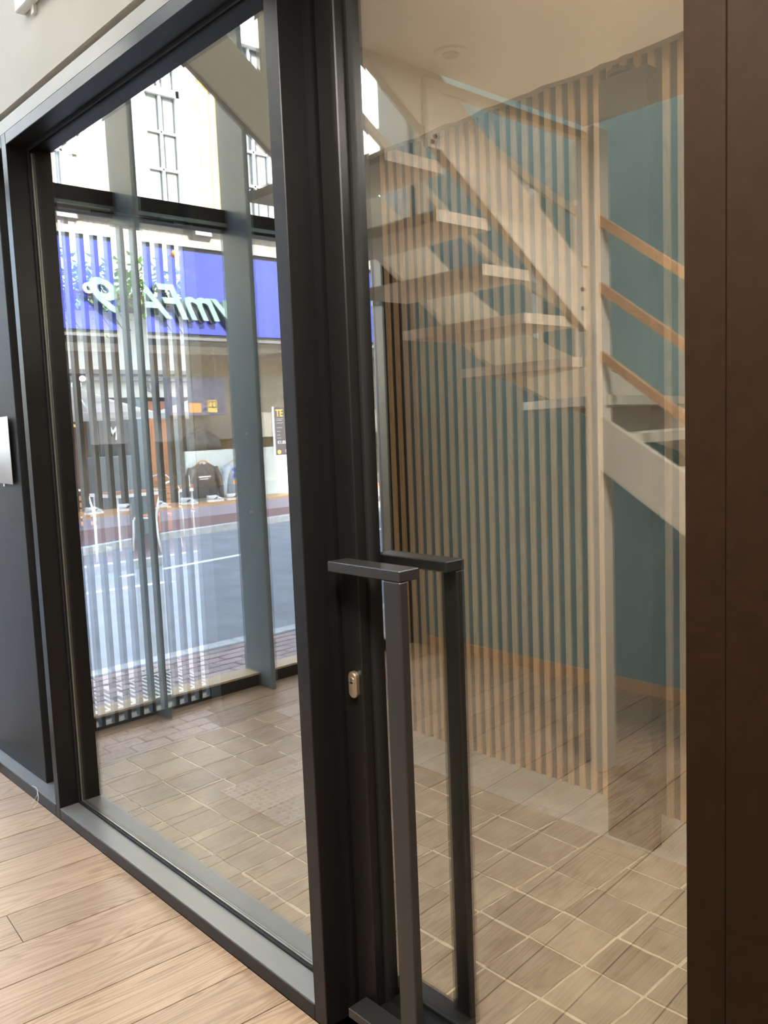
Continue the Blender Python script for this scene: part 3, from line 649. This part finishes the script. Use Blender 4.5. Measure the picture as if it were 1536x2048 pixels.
# upper storey around the window openings
WIN = [(4.15, 4.95), (5.98, 6.70), (7.85, 8.60), (9.4, 10.2)]
edges = [3.1] + [e for ab in WIN for e in ab] + [15]
bx = [(edges[i], edges[i+1], SY, SY + 0.3, 5.42, 8.6) for i in range(0, len(edges), 2)] + [(3.1, 15, SY, SY + 0.3, 8.6, 12)]
sp('upper_wall', M['render'], *bx)
sp('yellow_strip', M['yellow_brick'], (7.02, 7.22, SY - 0.03, SY, 5.42, 9), (7.30, 7.36, SY - 0.05, SY, 5.42, 9))
sp('yellow_strip', M['yellow_brick'], (3.3, 4.0, SY - 0.03, SY, 5.42, 9))
sp('drainpipe', M['win_white'], (7.24, 7.30, SY - 0.08, SY, 5.42, 9))
for a, c in WIN:
    fr = sp('window_frame', M['win_white'], (a, a+0.07, SY + 0.06, SY + 0.16, 5.42, 8.6), (c-0.07, c, SY + 0.06, SY + 0.16, 5.42, 8.6), (a, c, SY + 0.06, SY + 0.16, 5.42, 5.50), (a, c, SY + 0.06, SY + 0.16, 7.35, 7.47), ((a+c)/2-0.02, (a+c)/2+0.02, SY + 0.09, SY + 0.14, 5.5, 8.6), (a, c, SY + 0.09, SY + 0.14, 6.1, 6.14), (a, c, SY + 0.09, SY + 0.14, 6.72, 6.76))
    sp('pane', M['win_glass'], (a+0.07, c-0.07, SY + 0.14, SY + 0.15, 5.5, 8.6), parent=fr)
    sp('curtain', M['curtain'], (a+0.10, a+0.30, SY + 0.128, SY + 0.139, 5.5, 8.5), (c-0.28, c-0.1, SY + 0.128, SY + 0.139, 5.5, 8.5), parent=fr)
# shop front below the fascia
sp('soffit', M['shop_grey'], (3.1, 15, SY - 0.05, SY + 2.4, 3.22, 3.32))
sp('back_wall', M['shop_tan'], (3.1, 15, SY + 2.3, SY + 2.4, 0.09, 3.22))
sp('pilaster', M['blue'], (3.1, 3.75, SY - 0.12, SY + 0.2, 0.09, 3.32))
sp('bulkhead', M['shop_peach'], (5.0, 15, SY + 1.7, SY + 1.8, 2.75, 3.22))
sp('grey_partition', M['shop_grey'], (5.2, 15, SY + 1.25, SY + 1.3, 1.45, 2.72))
sp('plinth', M['plinth'], (3.75, 15, SY - 0.03, SY + 0.25, 0.085, 0.26))
sp('ledge', M['ledge_wood'], (3.75, 15, SY + 0.0, SY + 0.95, 0.26, 0.30))
sp('shop_pane', M['shop_glass'], (3.75, 15, SY - 0.005, SY + 0.005, 0.26, 3.22))
# sign letters (read normally from the street)
sgn = lettering('sign_lettering', 'ymFA', 0.80, 0.03, M['sign_green'], None, (sx(6.52), SY - 0.20, 3.80), shear=0.45, sx=1.0)
tag(sgn, 'pale green slanted letters on the blue fascia', 'sign')
sgb = lettering('letter_shadow', 'ymFA', 0.80, 0.02, M['sign_dark'], sgn, (0.04, -0.03, -0.05), shear=0.45, sx=1.0); sgb.rotation_euler = (0, 0, 0)
s9 = lettering('sign_numeral', '9', 0.82, 0.03, M['sign_green'], None, (sx(5.15), SY - 0.20, 3.80), shear=0.45, sx=1.2)
tag(s9, 'pale green slanted figure nine at the end of the fascia sign', 'sign')
s0 = lettering('sign_roundel', 'o', 0.34, 0.02, M['print_white'], None, (sx(4.70), SY - 0.20, 3.98)); tag(s0, 'small white ring beside the figure nine on the fascia', 'sign')
# spotlight on the fascia
spt = thing('spotlight', 'small round spotlight fixed to the blue fascia', 'spotlight', (sx(6.23), SY - 0.10, 4.62))
b = NB(); tube(b, [(0, 0, 0), (0, -0.16, 0.03)], 0.012, 8); obj('arm', b, M['spacer'], spt)
b = NB(); ball(b, (0, -0.20, 0.0), 0.07, 0.07, 0.07); obj('head', b, M['print_orange'], spt, smooth=True)
# display inside the shop window
pn = thing('display_panel', 'pale blue display board behind the shop window', 'display board', (sx(7.2), SY + 0.75, 0.30))
part('board', M['pale_panel'], pn, (-2.2, 0.43, 0, 0.03, 0.0, 0.95))
hb = thing('hanging_sign_box', 'navy box sign hanging inside the shop', 'sign', (sx(7.22), SY + 0.75, 0))
part('box', M['navy'], hb, (-0.50, 0.75, 0.0, 0.30, 1.92, 2.62), bev=0.006)
part('orange_patch', M['print_orange'], hb, (0.05, 0.30, -0.004, 0, 1.97, 2.15))
em = part('emblem', M['print_yellow'], hb, (-0.30, -0.10, -0.004, 0, 1.97, 2.20))
part('emblem_field', M['cafe_dark'], em, (-0.285, -0.115, -0.006, -0.004, 2.05, 2.185))
for q in (-0.24, -0.16):
    b = NB(); prism(b, [(q + 0.032*math.cos(a*math.pi/8), 2.118 + 0.052*math.sin(a*math.pi/8)) for a in range(16)], 'y', -0.009, -0.006); obj('emblem_oval', b, M['print_yellow'], em)
for q in (-0.4, 0.6):
    b = NB(); tube(b, [(q, 0.15, 2.62), (q, 0.15, 3.22)], 0.008, 6); obj('rod', b, M['spacer'], hb)
jk = thing('jacket_pile', 'dark jacket lying over the grey shop partition', 'jacket', (sx(7.28), SY + 1.0, 1.25))
b = NB(); prism(b, [(-0.42, 0.0), (0.42, 0.0), (0.40, 0.22), (0.22, 0.33), (-0.15, 0.38), (-0.34, 0.26)], 'y', -0.10, 0.12); bmesh.ops.bevel(b, geom=b.edges[:], offset=0.03, segments=2, affect='EDGES'); obj('body', b, M['dark_jacket'], jk, smooth=True)
b = NB(); prism(b, [(0.12, 0.02), (0.40, 0.03), (0.36, 0.20), (0.16, 0.24)], 'y', -0.15, -0.095); bmesh.ops.bevel(b, geom=b.edges[:], offset=0.02, segments=2, affect='EDGES'); obj('sleeve', b, M['dark_jacket'], jk, smooth=True)
def sweatshirt(u, label, mat, prints, group):
    t = thing('sweatshirt', label, 'sweatshirt', (sx(u), SY + 0.66, 0.36), group=group)
    b = NB(); prism(b, [(-0.25, 0.06), (-0.22, 0.0), (0.22, 0.0), (0.25, 0.06), (0.25, 0.45), (0.27, 0.57), (0.10, 0.66), (0.05, 0.63), (-0.05, 0.63), (-0.10, 0.66), (-0.27, 0.57), (-0.25, 0.45)], 'y', -0.05, 0.05)
    bmesh.ops.bevel(b, geom=[e for e in b.edges if abs(e.verts[0].co.y - e.verts[1].co.y) < 1e-6], offset=0.03, segments=2, affect='EDGES'); obj('body', b, mat, t, smooth=True)
    for s in (-1, 1):
        b = NB(); tube(b, [(s*0.24, 0, 0.56), (s*0.32, -0.01, 0.38), (s*0.36, -0.02, 0.16), (s*0.375, -0.02, -0.03)], [0.075, 0.068, 0.06, 0.045], 10); obj('sleeve', b, mat, t, smooth=True)
    b = NB(); tube(b, [(-0.06 + 0.012*i, -0.052, 0.655 - 0.045*math.sin(math.pi*i/10)) for i in range(11)], 0.012, 6); obj('collar', b, mat, t, smooth=True)
    h = NB(); tube(h, [(-0.20, 0.0, 0.60), (-0.05, 0, 0.70), (0.05, 0, 0.70), (0.20, 0, 0.60)], 0.016, 8); hg = obj('hanger', h, M['hanger_wood'], t, label='wooden clothes hanger')
    h = NB(); tube(h, [(0, 0, 0.70), (0, 0, 0.76), (0.02, 0, 0.785), (0.04, 0, 0.77)], 0.004, 6); obj('hook', h, M['spacer'], hg)
    for (px, pz, w_, h_, m_) in prints:
        b = NB(); prism(b, [(px - w_*0.5*math.cos(a)*(1 if a else 1), pz + h_*0.5*math.sin(a)) for a in [math.pi/5*i for i in range(10)]] if h_ > 0.03 else [(px-w_/2, pz-h_/2), (px+w_/2, pz-h_/2), (px+w_/2, pz+h_/2), (px-w_/2, pz+h_/2)], 'y', -0.054, -0.050); obj('print', b, m_, t)
    return t
sweatshirt(7.08, 'dark grey sweatshirt with two white lines of print on a wooden hanger', M['sweat_grey'], [(0.0, 0.40, 0.26, 0.028, M['print_white']), (0.02, 0.36, 0.18, 0.018, M['print_white'])], 'sweatshirts in the shop window')
pr = []
for i, mm in enumerate(('print_blue', 'print_brown', 'print_orange', 'print_blue', 'print_blue', 'print_red', 'print_orange', 'print_red', 'print_blue')):
    pr.append((0.13 - 0.11*(i % 3), 0.49 - 0.12*(i//3), 0.08, 0.09, M[mm]))
sweatshirt(7.86, 'pale blue sweatshirt printed with coloured patches on a wooden hanger', M['sweat_blue'], pr, 'sweatshirts in the shop window')
def sneaker(u, y, rz, label, first=[None]):
    if first[0] is None:
        t = thing('sneaker', label, 'shoe', (sx(u), y, 0.30), rz, 'sneakers along the shop window ledge')
        b = NB(); prism(b, [(-0.15, 0.0), (0.15, 0.0), (0.165, 0.02), (0.155, 0.035), (-0.155, 0.035)], 'y', -0.048, 0.048); obj('sole', b, M['print_white'], t)
        b = NB(); prism(b, [(-0.148, 0.035), (0.15, 0.035), (0.145, 0.065), (0.05, 0.095), (0.0, 0.125), (-0.03, 0.12), (-0.09, 0.115), (-0.145, 0.13)], 'y', -0.042, 0.042); bmesh.ops.bevel(b, geom=b.edges[:], offset=0.012, segments=2, affect='EDGES'); obj('upper', b, M['shoe_white'], t, smooth=True)
        b = NB(); prism(b, [(-0.03, 0.05), (0.02, 0.05), (0.06, 0.088), (0.02, 0.09)], 'y', -0.046, 0.046); obj('side_stripe', b, M['shoe_dark'], t)
        b = NB(); [box(b, 0.01 + 0.02*i, 0.02 + 0.02*i, -0.025, 0.025, 0.118 - 0.011*i, 0.126 - 0.011*i) for i in range(4)]; obj('laces', b, M['print_white'], t)
        first[0] = t; return t
    return dup(first[0], (sx(u), y, 0.30), rz, label, 'sneakers along the shop window ledge')
for u, rz, lab in ((7.10, 0.3, 'white sneaker on the ledge below the grey sweatshirt cuff'), (7.52, 0.25, 'white sneaker on the ledge below the pale blue sweatshirt'), (6.55, 0.9, 'white sneaker at the left end of the display board'), (5.95, 0.1, 'white sneaker on the ledge left of the display board'), (5.35, 0.5, 'second white sneaker left of the display board'), (4.75, -0.2, 'white sneaker farthest left along the shop ledge')):
    sneaker(u, SY + 0.33, rz + math.pi, lab)
# poster on the shop glass, readable in the glass
po = thing('poster', 'dark to-let poster with yellow heading on the shop window', 'poster', (sx(8.62), SY - 0.02, 0))
part('sheet', M['poster_dark'], po, (-0.36, 0.33, -0.004, 0.004, 1.10, 2.02))
part('white_margin', M['paper'], po, (0.33, 0.37, -0.004, 0.004, 1.08, 2.03)); part('white_margin', M['paper'], po, (-0.40, -0.36, -0.004, 0.004, 1.08, 2.03))
lettering('heading', 'TE HUUR', 0.19, 0.003, M['print_yellow'], po, (-0.02, -0.008, 1.90), mirror=True, sx=0.80)
lettering('price', '€1.850', 0.085, 0.003, M['paper'], po, (0.16, -0.008, 1.34), mirror=True)
lettering('phone', '0477', 0.085, 0.003, M['paper'], po, (0.02, -0.008, 1.17), mirror=True)
b = NB(); disc(b, (0.25, -0.007, 1.16), (0, 1, 0), 0.042, 0.006, 16); obj('roundel', b, M['print_yellow'], po)
for ww, zz in ((0.14, 1.79), (0.11, 1.76), (0.13, 1.71), (0.10, 1.62), (0.06, 1.55), (0.05, 1.48), (0.07, 1.42)): part('small_print', M['kerb'], po, (0.26 - ww, 0.28, -0.007, -0.004, zz, zz + 0.012))
for uu, zz, ll in ((3.98, 2.55, 'leftmost small spot lamp glowing inside the shop'), (5.1, 2.62, 'spot lamp glowing nearest the middle of the shop'), (4.5, 2.1, 'lowest small spot lamp hanging inside the shop')):
    tl = thing('shop_spot', ll, 'lamp', (sx(uu), SY + 1.2, zz), group='spot lamps inside the shop')
    b = NB(); ball(b, (0, 0, 0), 0.05, 0.05, 0.05, 10, 6); obj('bulb', b, M['lamp_glow'], tl, smooth=True)
    b = NB(); tube(b, [(0, 0, 0.04), (0, 0, 3.22 - zz)], 0.01, 6); obj('stem', b, M['spacer'], tl)
area('shop_ceiling_lamp', (sx(6.6), SY + 1.0, 3.15), 5.0, 1.4, 10, WARM)

# ------------------------------------------------------------------ cafe across the street (seen through the gate)
CY = 12.0
cb = thing('cafe_building', 'white walled cafe building with grey moulding across the street', 'building', (4.5, CY, 0))
def cpart(name, mat, *boxes, bev=0.0): 
    b = NB()
    for (x0, x1, y0, y1, z0, z1) in boxes: box(b, x0-4.5, x1-4.5, y0-CY, y1-CY, z0, z1, bev=bev)
    return obj(name, b, mat, cb)
cpart('wall', M['cafe_wall'], (1.2, 12, CY, CY + 0.3, 2.56, 4.6))
cpart('upper_wall', M['yellow_brick'], (1.2, 12, CY + 0.05, CY + 0.3, 4.6, 10))
cpart('upper_window', M['win_white'], *[(xx, xx + 0.32, CY, CY + 0.049, 4.9, 9) for xx in (2.2, 2.95, 3.75, 4.6, 5.5)])
cpart('moulding', M['moulding'], (1.2, 12, CY - 0.10, CY + 0.3, 2.50, 2.56), (1.2, 12, CY - 0.06, CY + 0.3, 2.40, 2.47), (1.2, 12, CY - 0.03, CY + 0.3, 2.47, 2.50))
cpart('frieze', M['cafe_cream'], (1.2, 12, CY + 0.02, CY + 0.3, 2.16, 2.40))
cpart('shopfront_back', M['cafe_brown'], (1.2, 12, CY + 0.25, CY + 0.35, 0.085, 2.16))
for x in (2.2, 3.55, 4.02, 4.75, 5.35, 6.6, 8): cpart('door_post', M['cafe_grey'], (x, x + 0.10, CY + 0.04, CY + 0.2, 0.085, 2.16))
cpart('mural', M['cafe_blue'], (2.3, 3.75, CY + 0.15, CY + 0.2, 0.9, 2.1))
cpart('menu_board', M['cafe_dark'], (4.14, 4.74, CY + 0.05, CY + 0.1, 0.75, 2.1))
cpart('brown_panel', M['orange_wood'], (4.86, 5.34, CY + 0.12, CY + 0.16, 0.085, 2.1))
cpart('cabinet', M['cafe_grey'], (3.9, 4.5, CY - 0.35, CY - 0.02, 0.085, 1.30), bev=0.01)
cpart('shopfront_pane', M['win_glass'], (5.46, 6.6, CY + 0.1, CY + 0.11, 0.085, 2.16), (6.7, 8.0, CY + 0.1, CY + 0.11, 0.085, 2.16))
lettering('frieze_letter', 'A', 0.20, 0.004, M['moulding'], cb, (0.45, 0.012, 2.28))
lettering('yellow_letter', 'U', 0.30, 0.01, M['print_yellow'], cb, (-0.68, 0.10, 1.84))
lettering('menu_heading', 'PASTA', 0.07, 0.004, M['print_white'], cb, (-0.17, 0.046, 1.84))
lettering('menu_script', 'Mi', 0.30, 0.004, M['print_white'], cb, (-0.14, 0.046, 1.63), shear=0.2, sx=0.75)
b = NB(); tube(b, [(-0.72 + 0.012*i, -0.03, 3.02 + 0.09*math.sin(i*0.8) + 0.002*i) for i in range(26)], 0.012, 6); obj('script_sign', b, M['print_white'], cb, smooth=True)
# planter troughs with trailing plants on the wall
rl = random.Random(21)
def leafy(bm, c, n, sxx, syy, szz, size):
    for _ in range(n):
        p = Vector(c) + Vector((rl.gauss(0, sxx), rl.gauss(0, syy), rl.gauss(0, szz)))
        d = Vector((rl.uniform(-1, 1), rl.uniform(-1, 1), rl.uniform(-1, 0.6))).normalized(); s = size*rl.uniform(0.6, 1.3)
        a = d.cross(Vector((0.3, 0.2, 1))).normalized(); nn = d.cross(a)*0.12*s
        v = [bm.verts.new(p), bm.verts.new(p + d*s*0.5 + a*s*0.28 + nn), bm.verts.new(p + d*s), bm.verts.new(p + d*s*0.5 - a*s*0.28 + nn)]
        bm.faces.new((v[0], v[1], v[2])); bm.faces.new((v[0], v[2], v[3]))
tr = thing('planter_trough', 'long brown planter trough fixed to the white cafe wall', 'planter', (4.3, CY - 0.42, 3.40))
part('trough', M['trough'], tr, (-1.5, 2.2, -0.16, 0.41, 0.0, 0.16), bev=0.01)
part('rim', M['stem'], tr, (-1.52, 2.22, -0.175, -0.16, 0.11, 0.17))
for i, (px, lab) in enumerate(((3.15, 'leafy green plant at the left end of the cafe trough'), (3.85, 'trailing plant second from the left in the cafe trough'), (4.65, 'trailing plant in the middle of the cafe trough'), (5.5, 'leafy plant at the right end of the cafe trough'))):
    t = thing('trailing_plant', lab, 'plant', (px, CY - 0.40, 3.56), group='plants in the cafe trough')
    b = NB(); leafy(b, (0, 0, 0.22), 230, 0.24, 0.10, 0.16, 0.13); leafy(b, (0.05, -0.22, -0.14), 70, 0.26, 0.04, 0.14, 0.11); obj('foliage', b, M['leaf'], t, kind='stuff')
    for k in range(3):
        xx = rl.uniform(-0.25, 0.25); b = NB(); tube(b, [(xx, 0, 0.0), (xx + 0.05, -0.12, 0.20), (xx + 0.10, -0.22, 0.05), (xx + 0.20, -0.24, -0.25), (xx + 0.36, -0.25, -0.5)], 0.007, 5); obj('stem', b, M['stem'], t)
# parasols
def parasol(loc, rz, label, first=[None]):
    if first[0] is None:
        t = thing('parasol', label, 'parasol', loc, rz, 'white cafe parasols')
        R, zt, ze, zv = 1.02, 2.16, 1.80, 1.73
        b = NB(); top = b.verts.new((0, 0, zt)); ring = [b.verts.new((R*math.cos(a), R*math.sin(a), ze)) for a in [math.pi/4*k + math.pi/8 for k in range(8)]]
        rin = [b.verts.new((0.5*R*math.cos(a), 0.5*R*math.sin(a), (zt+ze)/2 - 0.03)) for a in [math.pi/4*k + math.pi/8 for k in range(8)]]
        for k in range(8):
            b.faces.new((top, rin[k], rin[(k+1) % 8])); b.faces.new((rin[k], ring[k], ring[(k+1) % 8], rin[(k+1) % 8]))
        geom = b.faces[:]; bmesh.ops.solidify(b, geom=geom, thickness=0.004); obj('canopy', b, M['canvas'], t)
        b = NB()
        for k in range(8):
            a0, a1 = math.pi/4*k + math.pi/8, math.pi/4*(k+1) + math.pi/8
            p = [(R*1.002*math.cos(a0), R*1.002*math.sin(a0)), (R*1.002*math.cos(a1), R*1.002*math.sin(a1))]
            v = [b.verts.new((*p[0], ze)), b.verts.new((*p[1], ze)), b.verts.new((*p[1], zv)), b.verts.new((*p[0], zv))]; b.faces.new(v)
        bmesh.ops.solidify(b, geom=b.faces[:], thickness=0.003); obj('valance', b, M['canvas'], t)
        b = NB(); tube(b, [(0, 0, 0.06), (0, 0, zt - 0.02)], 0.022, 10); obj('pole', b, M['pole_cream'], t, smooth=True)
        b = NB(); box(b, -0.05, 0.05, -0.05, 0.05, zt - 0.01, zt + 0.05, bev=0.01); obj('finial', b, M['win_white'], t)
        for k in range(8):
            a = math.pi/4*k + math.pi/8; b = NB(); tube(b, [(0.02*math.cos(a), 0.02*math.sin(a), zt - 0.05), (R*0.97*math.cos(a), R*0.97*math.sin(a), ze - 0.008)], 0.008, 5); obj('rib', b, M['pole_cream'], t)
        b = NB(); box(b, -0.24, 0.24, -0.24, 0.24, 0.0, 0.07, bev=0.012); obj('base', b, M['kerb'], t)
        first[0] = t; return t
    return dup(first[0], loc, rz, label, 'white cafe parasols')
parasol((3.30, 10.75, 0.085), 0.1, 'white parasol open over the left cafe tables')
parasol((5.42, 10.85, 0.085), 0.3, 'white parasol farther right, partly behind the gate post')
# cafe chairs and tables
def chair(loc, rz, label, first=[None]):
    G = 'white tubular cafe chairs on the far pavement'
    if first[0] is None:
        t = thing('cafe_chair', label, 'chair', loc, rz, G); r = 0.0135
        b = NB(); tube(b, [(-0.21, 0.24, 0.0), (-0.20, 0.20, 0.22), (-0.20, 0.19, 0.44), (-0.205, 0.23, 0.62), (-0.17, 0.27, 0.80), (-0.10, 0.29, 0.88), (0, 0.30, 0.905), (0.10, 0.29, 0.88), (0.17, 0.27, 0.80), (0.205, 0.23, 0.62), (0.20, 0.19, 0.44), (0.20, 0.20, 0.22), (0.21, 0.24, 0.0)], r, 8); obj('back_frame', b, M['tube_white'], t, smooth=True)
        for s in (-1, 1):
            b = NB(); tube(b, [(s*0.22, -0.22, 0.0), (s*0.205, -0.205, 0.25), (s*0.20, -0.20, 0.40), (s*0.19, -0.17, 0.435), (s*0.195, 0.0, 0.437), (s*0.20, 0.19, 0.437)], r, 8); obj('leg', b, M['tube_white'], t, smooth=True)
        b = NB(); tube(b, [(-0.20, -0.185, 0.432), (0.20, -0.185, 0.432)], r, 8); obj('seat_rail', b, M['tube_white'], t, smooth=True)
        for k in range(6): part('seat_slat', M['orange_wood'], t, (-0.205, 0.205, -0.19 + 0.064*k, -0.138 + 0.064*k, 0.447, 0.465), bev=0.003)
        for k in range(3): part('back_slat', M['orange_wood'], t, (-0.17, 0.17, 0.235 + 0.015*k, 0.25 + 0.015*k, 0.60 + 0.08*k, 0.655 + 0.08*k), bev=0.003)
        first[0] = t; return t
    return dup(first[0], loc, rz, label, G)
ZP = 0.085
chair((2.98, 10.15, ZP), 2.5, 'white tube chair at the far left, cut by the gate frame')
chair((4.02, 10.25, ZP), 3.5, 'white tube chair with arched back facing away, in the middle of the terrace')
chair((3.42, 11.40, ZP), 0.4, 'white tube chair behind the parasol pole')
chair((4.85, 10.30, ZP), 2.9, 'white tube chair near the right hand cafe table')
chair((4.86, 11.55, ZP), -0.3, 'white tube chair against the cafe front at right')
def table(loc, label, first=[None]):
    G = 'orange topped cafe tables'
    if first[0] is None:
        t = thing('cafe_table', label, 'table', loc, 0.05, G)
        for k in range(6): part('top_slat', M['orange_wood'], t, (-0.36, 0.36, -0.35 + 0.118*k, -0.24 + 0.118*k, 0.715, 0.74), bev=0.003)
        part('top_frame', M['tube_white'], t, (-0.375, 0.375, -0.365, -0.352, 0.70, 0.742), (-0.375, 0.375, 0.352, 0.365, 0.70, 0.742), (-0.375, -0.362, -0.352, 0.352, 0.70, 0.742), (0.362, 0.375, -0.352, 0.352, 0.70, 0.742))
        for sxx in (-1, 1):
            for sy in (-1, 1):
                b = NB(); tube(b, [(sxx*0.33, sy*0.32, 0.70), (sxx*0.34, sy*0.33, 0.0)], 0.014, 8); obj('leg', b, M['tube_white'], t)
        first[0] = t; return t
    return dup(first[0], loc, 0.05, label, G)
table((3.96, 10.88, ZP), 'orange slatted table under the left parasol'); table((4.85, 10.95, ZP), 'orange slatted table under the right parasol'); table((2.58, 10.95, ZP), 'orange slatted table at the far left of the terrace')
for (lx, ly, lab) in ((3.92, 10.85, 'white menu card standing on the table under the left parasol'), (4.9, 10.92, 'white menu card standing on the table under the right parasol')):
    t = thing('menu_card', lab, 'card', (lx, ly, ZP + 0.742), 0.4, 'menu cards on the cafe tables'); part('card', M['paper'], t, (-0.05, 0.05, -0.003, 0.003, 0, 0.16)); part('card_print', M['print_red'], t, (-0.035, 0.035, -0.005, -0.003, 0.05, 0.10))

# ------------------------------------------------------------------ person on the terrace
pe = thing('person', 'person in a beige sweater and dark trousers standing behind the far left cafe table', 'person', (2.86, 11.66, ZP), 2.6)
def skinned(name, verts, edges, radii, mat, parent, sub=1):
    me = bpy.data.meshes.new(name); me.from_pydata(verts, edges, []); o = bpy.data.objects.new(name, me); COL.objects.link(o)
    md = o.modifiers.new('skin', 'SKIN'); md.use_smooth_shade = True
    for v, r in zip(me.skin_vertices[0].data, radii): v.radius = (r, r)
    me.skin_vertices[0].data[0].use_root = True
    sm_ = o.modifiers.new('sub', 'SUBSURF'); sm_.levels = sub; sm_.render_levels = sub
    bpy.context.view_layer.update()
    me2 = bpy.data.meshes.new_from_object(o.evaluated_get(bpy.context.evaluated_depsgraph_get())); bpy.data.objects.remove(o)
    me2.materials.clear(); me2.materials.append(mat)
    q = bpy.data.objects.new(name, me2); COL.objects.link(q); q.parent = parent; return q
V = [(0,0,.92),(0,-.01,1.08),(0,-.01,1.25),(0,0,1.38),(0,0,1.44),(0,-.015,1.53),(0,-.02,1.60), (.10,0,.88),(.11,-.02,.50),(.115,.02,.09),(.115,-.10,.04), (-.10,0,.88),(-.11,-.02,.50),(-.115,.02,.09),(-.115,-.10,.04), (.17,0,1.34),(.23,.02,1.08),(.22,-.13,.90), (-.17,0,1.34),(-.23,.02,1.08),(-.22,-.13,.90)]
Ed = [(0,1),(1,2),(2,3),(3,4),(4,5),(5,6),(0,7),(7,8),(8,9),(9,10),(0,11),(11,12),(12,13),(13,14),(3,15),(15,16),(16,17),(3,18),(18,19),(19,20)]
Rd = [.125,.115,.13,.10,.052,.085,.075,.09,.062,.042,.036,.09,.062,.042,.036,.058,.045,.030,.058,.045,.030]
for s in (1, -1):
    wi = 17 if s == 1 else 20
    V.append((s*.215, -.17, .865)); Rd.append(.032); Ed.append((wi, len(V)-1)); palm = len(V) - 1
    for k in range(4):
        ln = (.065, .075, .07, .055)[k]; ox = s*(.215 + (k - 1.5)*.018)
        V.append((ox, -.205, .84)); Rd.append(.0095); Ed.append((palm, len(V)-1))
        V.append((ox, -.205 - ln*.4, .84 - ln*.85)); Rd.append(.008); Ed.append((len(V)-2, len(V)-1))
    V.append((s*.178, -.19, .855)); Rd.append(.010); Ed.append((palm, len(V)-1)); V.append((s*.165, -.21, .825)); Rd.append(.009); Ed.append((len(V)-2, len(V)-1))
skinned('body', V, Ed, Rd, M['skin'], pe)
T = [(0,0,.95),(0,-.01,1.08),(0,-.01,1.25),(0,0,1.37),(.17,0,1.34),(.232,.02,1.08),(.222,-.115,.92),(-.17,0,1.34),(-.232,.02,1.08),(-.222,-.115,.92),(0,0,.88)]
skinned('sweater', T, [(0,1),(1,2),(2,3),(3,4),(4,5),(5,6),(3,7),(7,8),(8,9),(0,10)], [.15,.14,.15,.12,.075,.06,.046,.075,.06,.046,.15], M['sweater'], pe)
skinned('trousers', [(0,0,.90),(.10,0,.86),(.112,-.02,.50),(.117,.02,.10),(-.10,0,.86),(-.112,-.02,.50),(-.117,.02,.10)], [(0,1),(1,2),(2,3),(0,4),(4,5),(5,6)], [.14,.105,.075,.058,.105,.075,.058], M['trousers'], pe)
for s in (1, -1):
    b = NB(); prism(b, [(-.16, 0.0), (.07, 0.0), (.07, .07), (.02, .09), (-.10, .06), (-.17, .035)], 'x', s*.115 - .045, s*.115 + .045); bmesh.ops.bevel(b, geom=b.edges[:], offset=0.012, segments=2, affect='EDGES'); obj('shoe', b, M['sneaker'], pe, smooth=True)
b = NB(); ball(b, (0, .008, 1.605), .098, .108, .105, 16, 10)
for v in b.verts:
    if v.co.y < -0.045 and v.co.z < 1.64: v.co.y = -0.045
obj('hair', b, M['hair'], pe, smooth=True)
b = NB(); ball(b, (.034, -.098, 1.575), .011, .008, .008, 8, 6); ball(b, (-.034, -.098, 1.575), .011, .008, .008, 8, 6); obj('eyes', b, M['eye'], pe, smooth=True)
b = NB(); tube(b, [(0, -.095, 1.575), (0, -.122, 1.545), (0, -.105, 1.538)], [.008, .014, .012], 8); obj('nose', b, M['skin'], pe, smooth=True)
b = NB(); ball(b, (0, -.095, 1.508), .024, .010, .007, 10, 6); obj('mouth', b, M['print_red'], pe, smooth=True)
b = NB(); ball(b, (.092, 0, 1.565), .012, .022, .03, 8, 6); ball(b, (-.092, 0, 1.565), .012, .022, .03, 8, 6); obj('ears', b, M['skin'], pe, smooth=True)
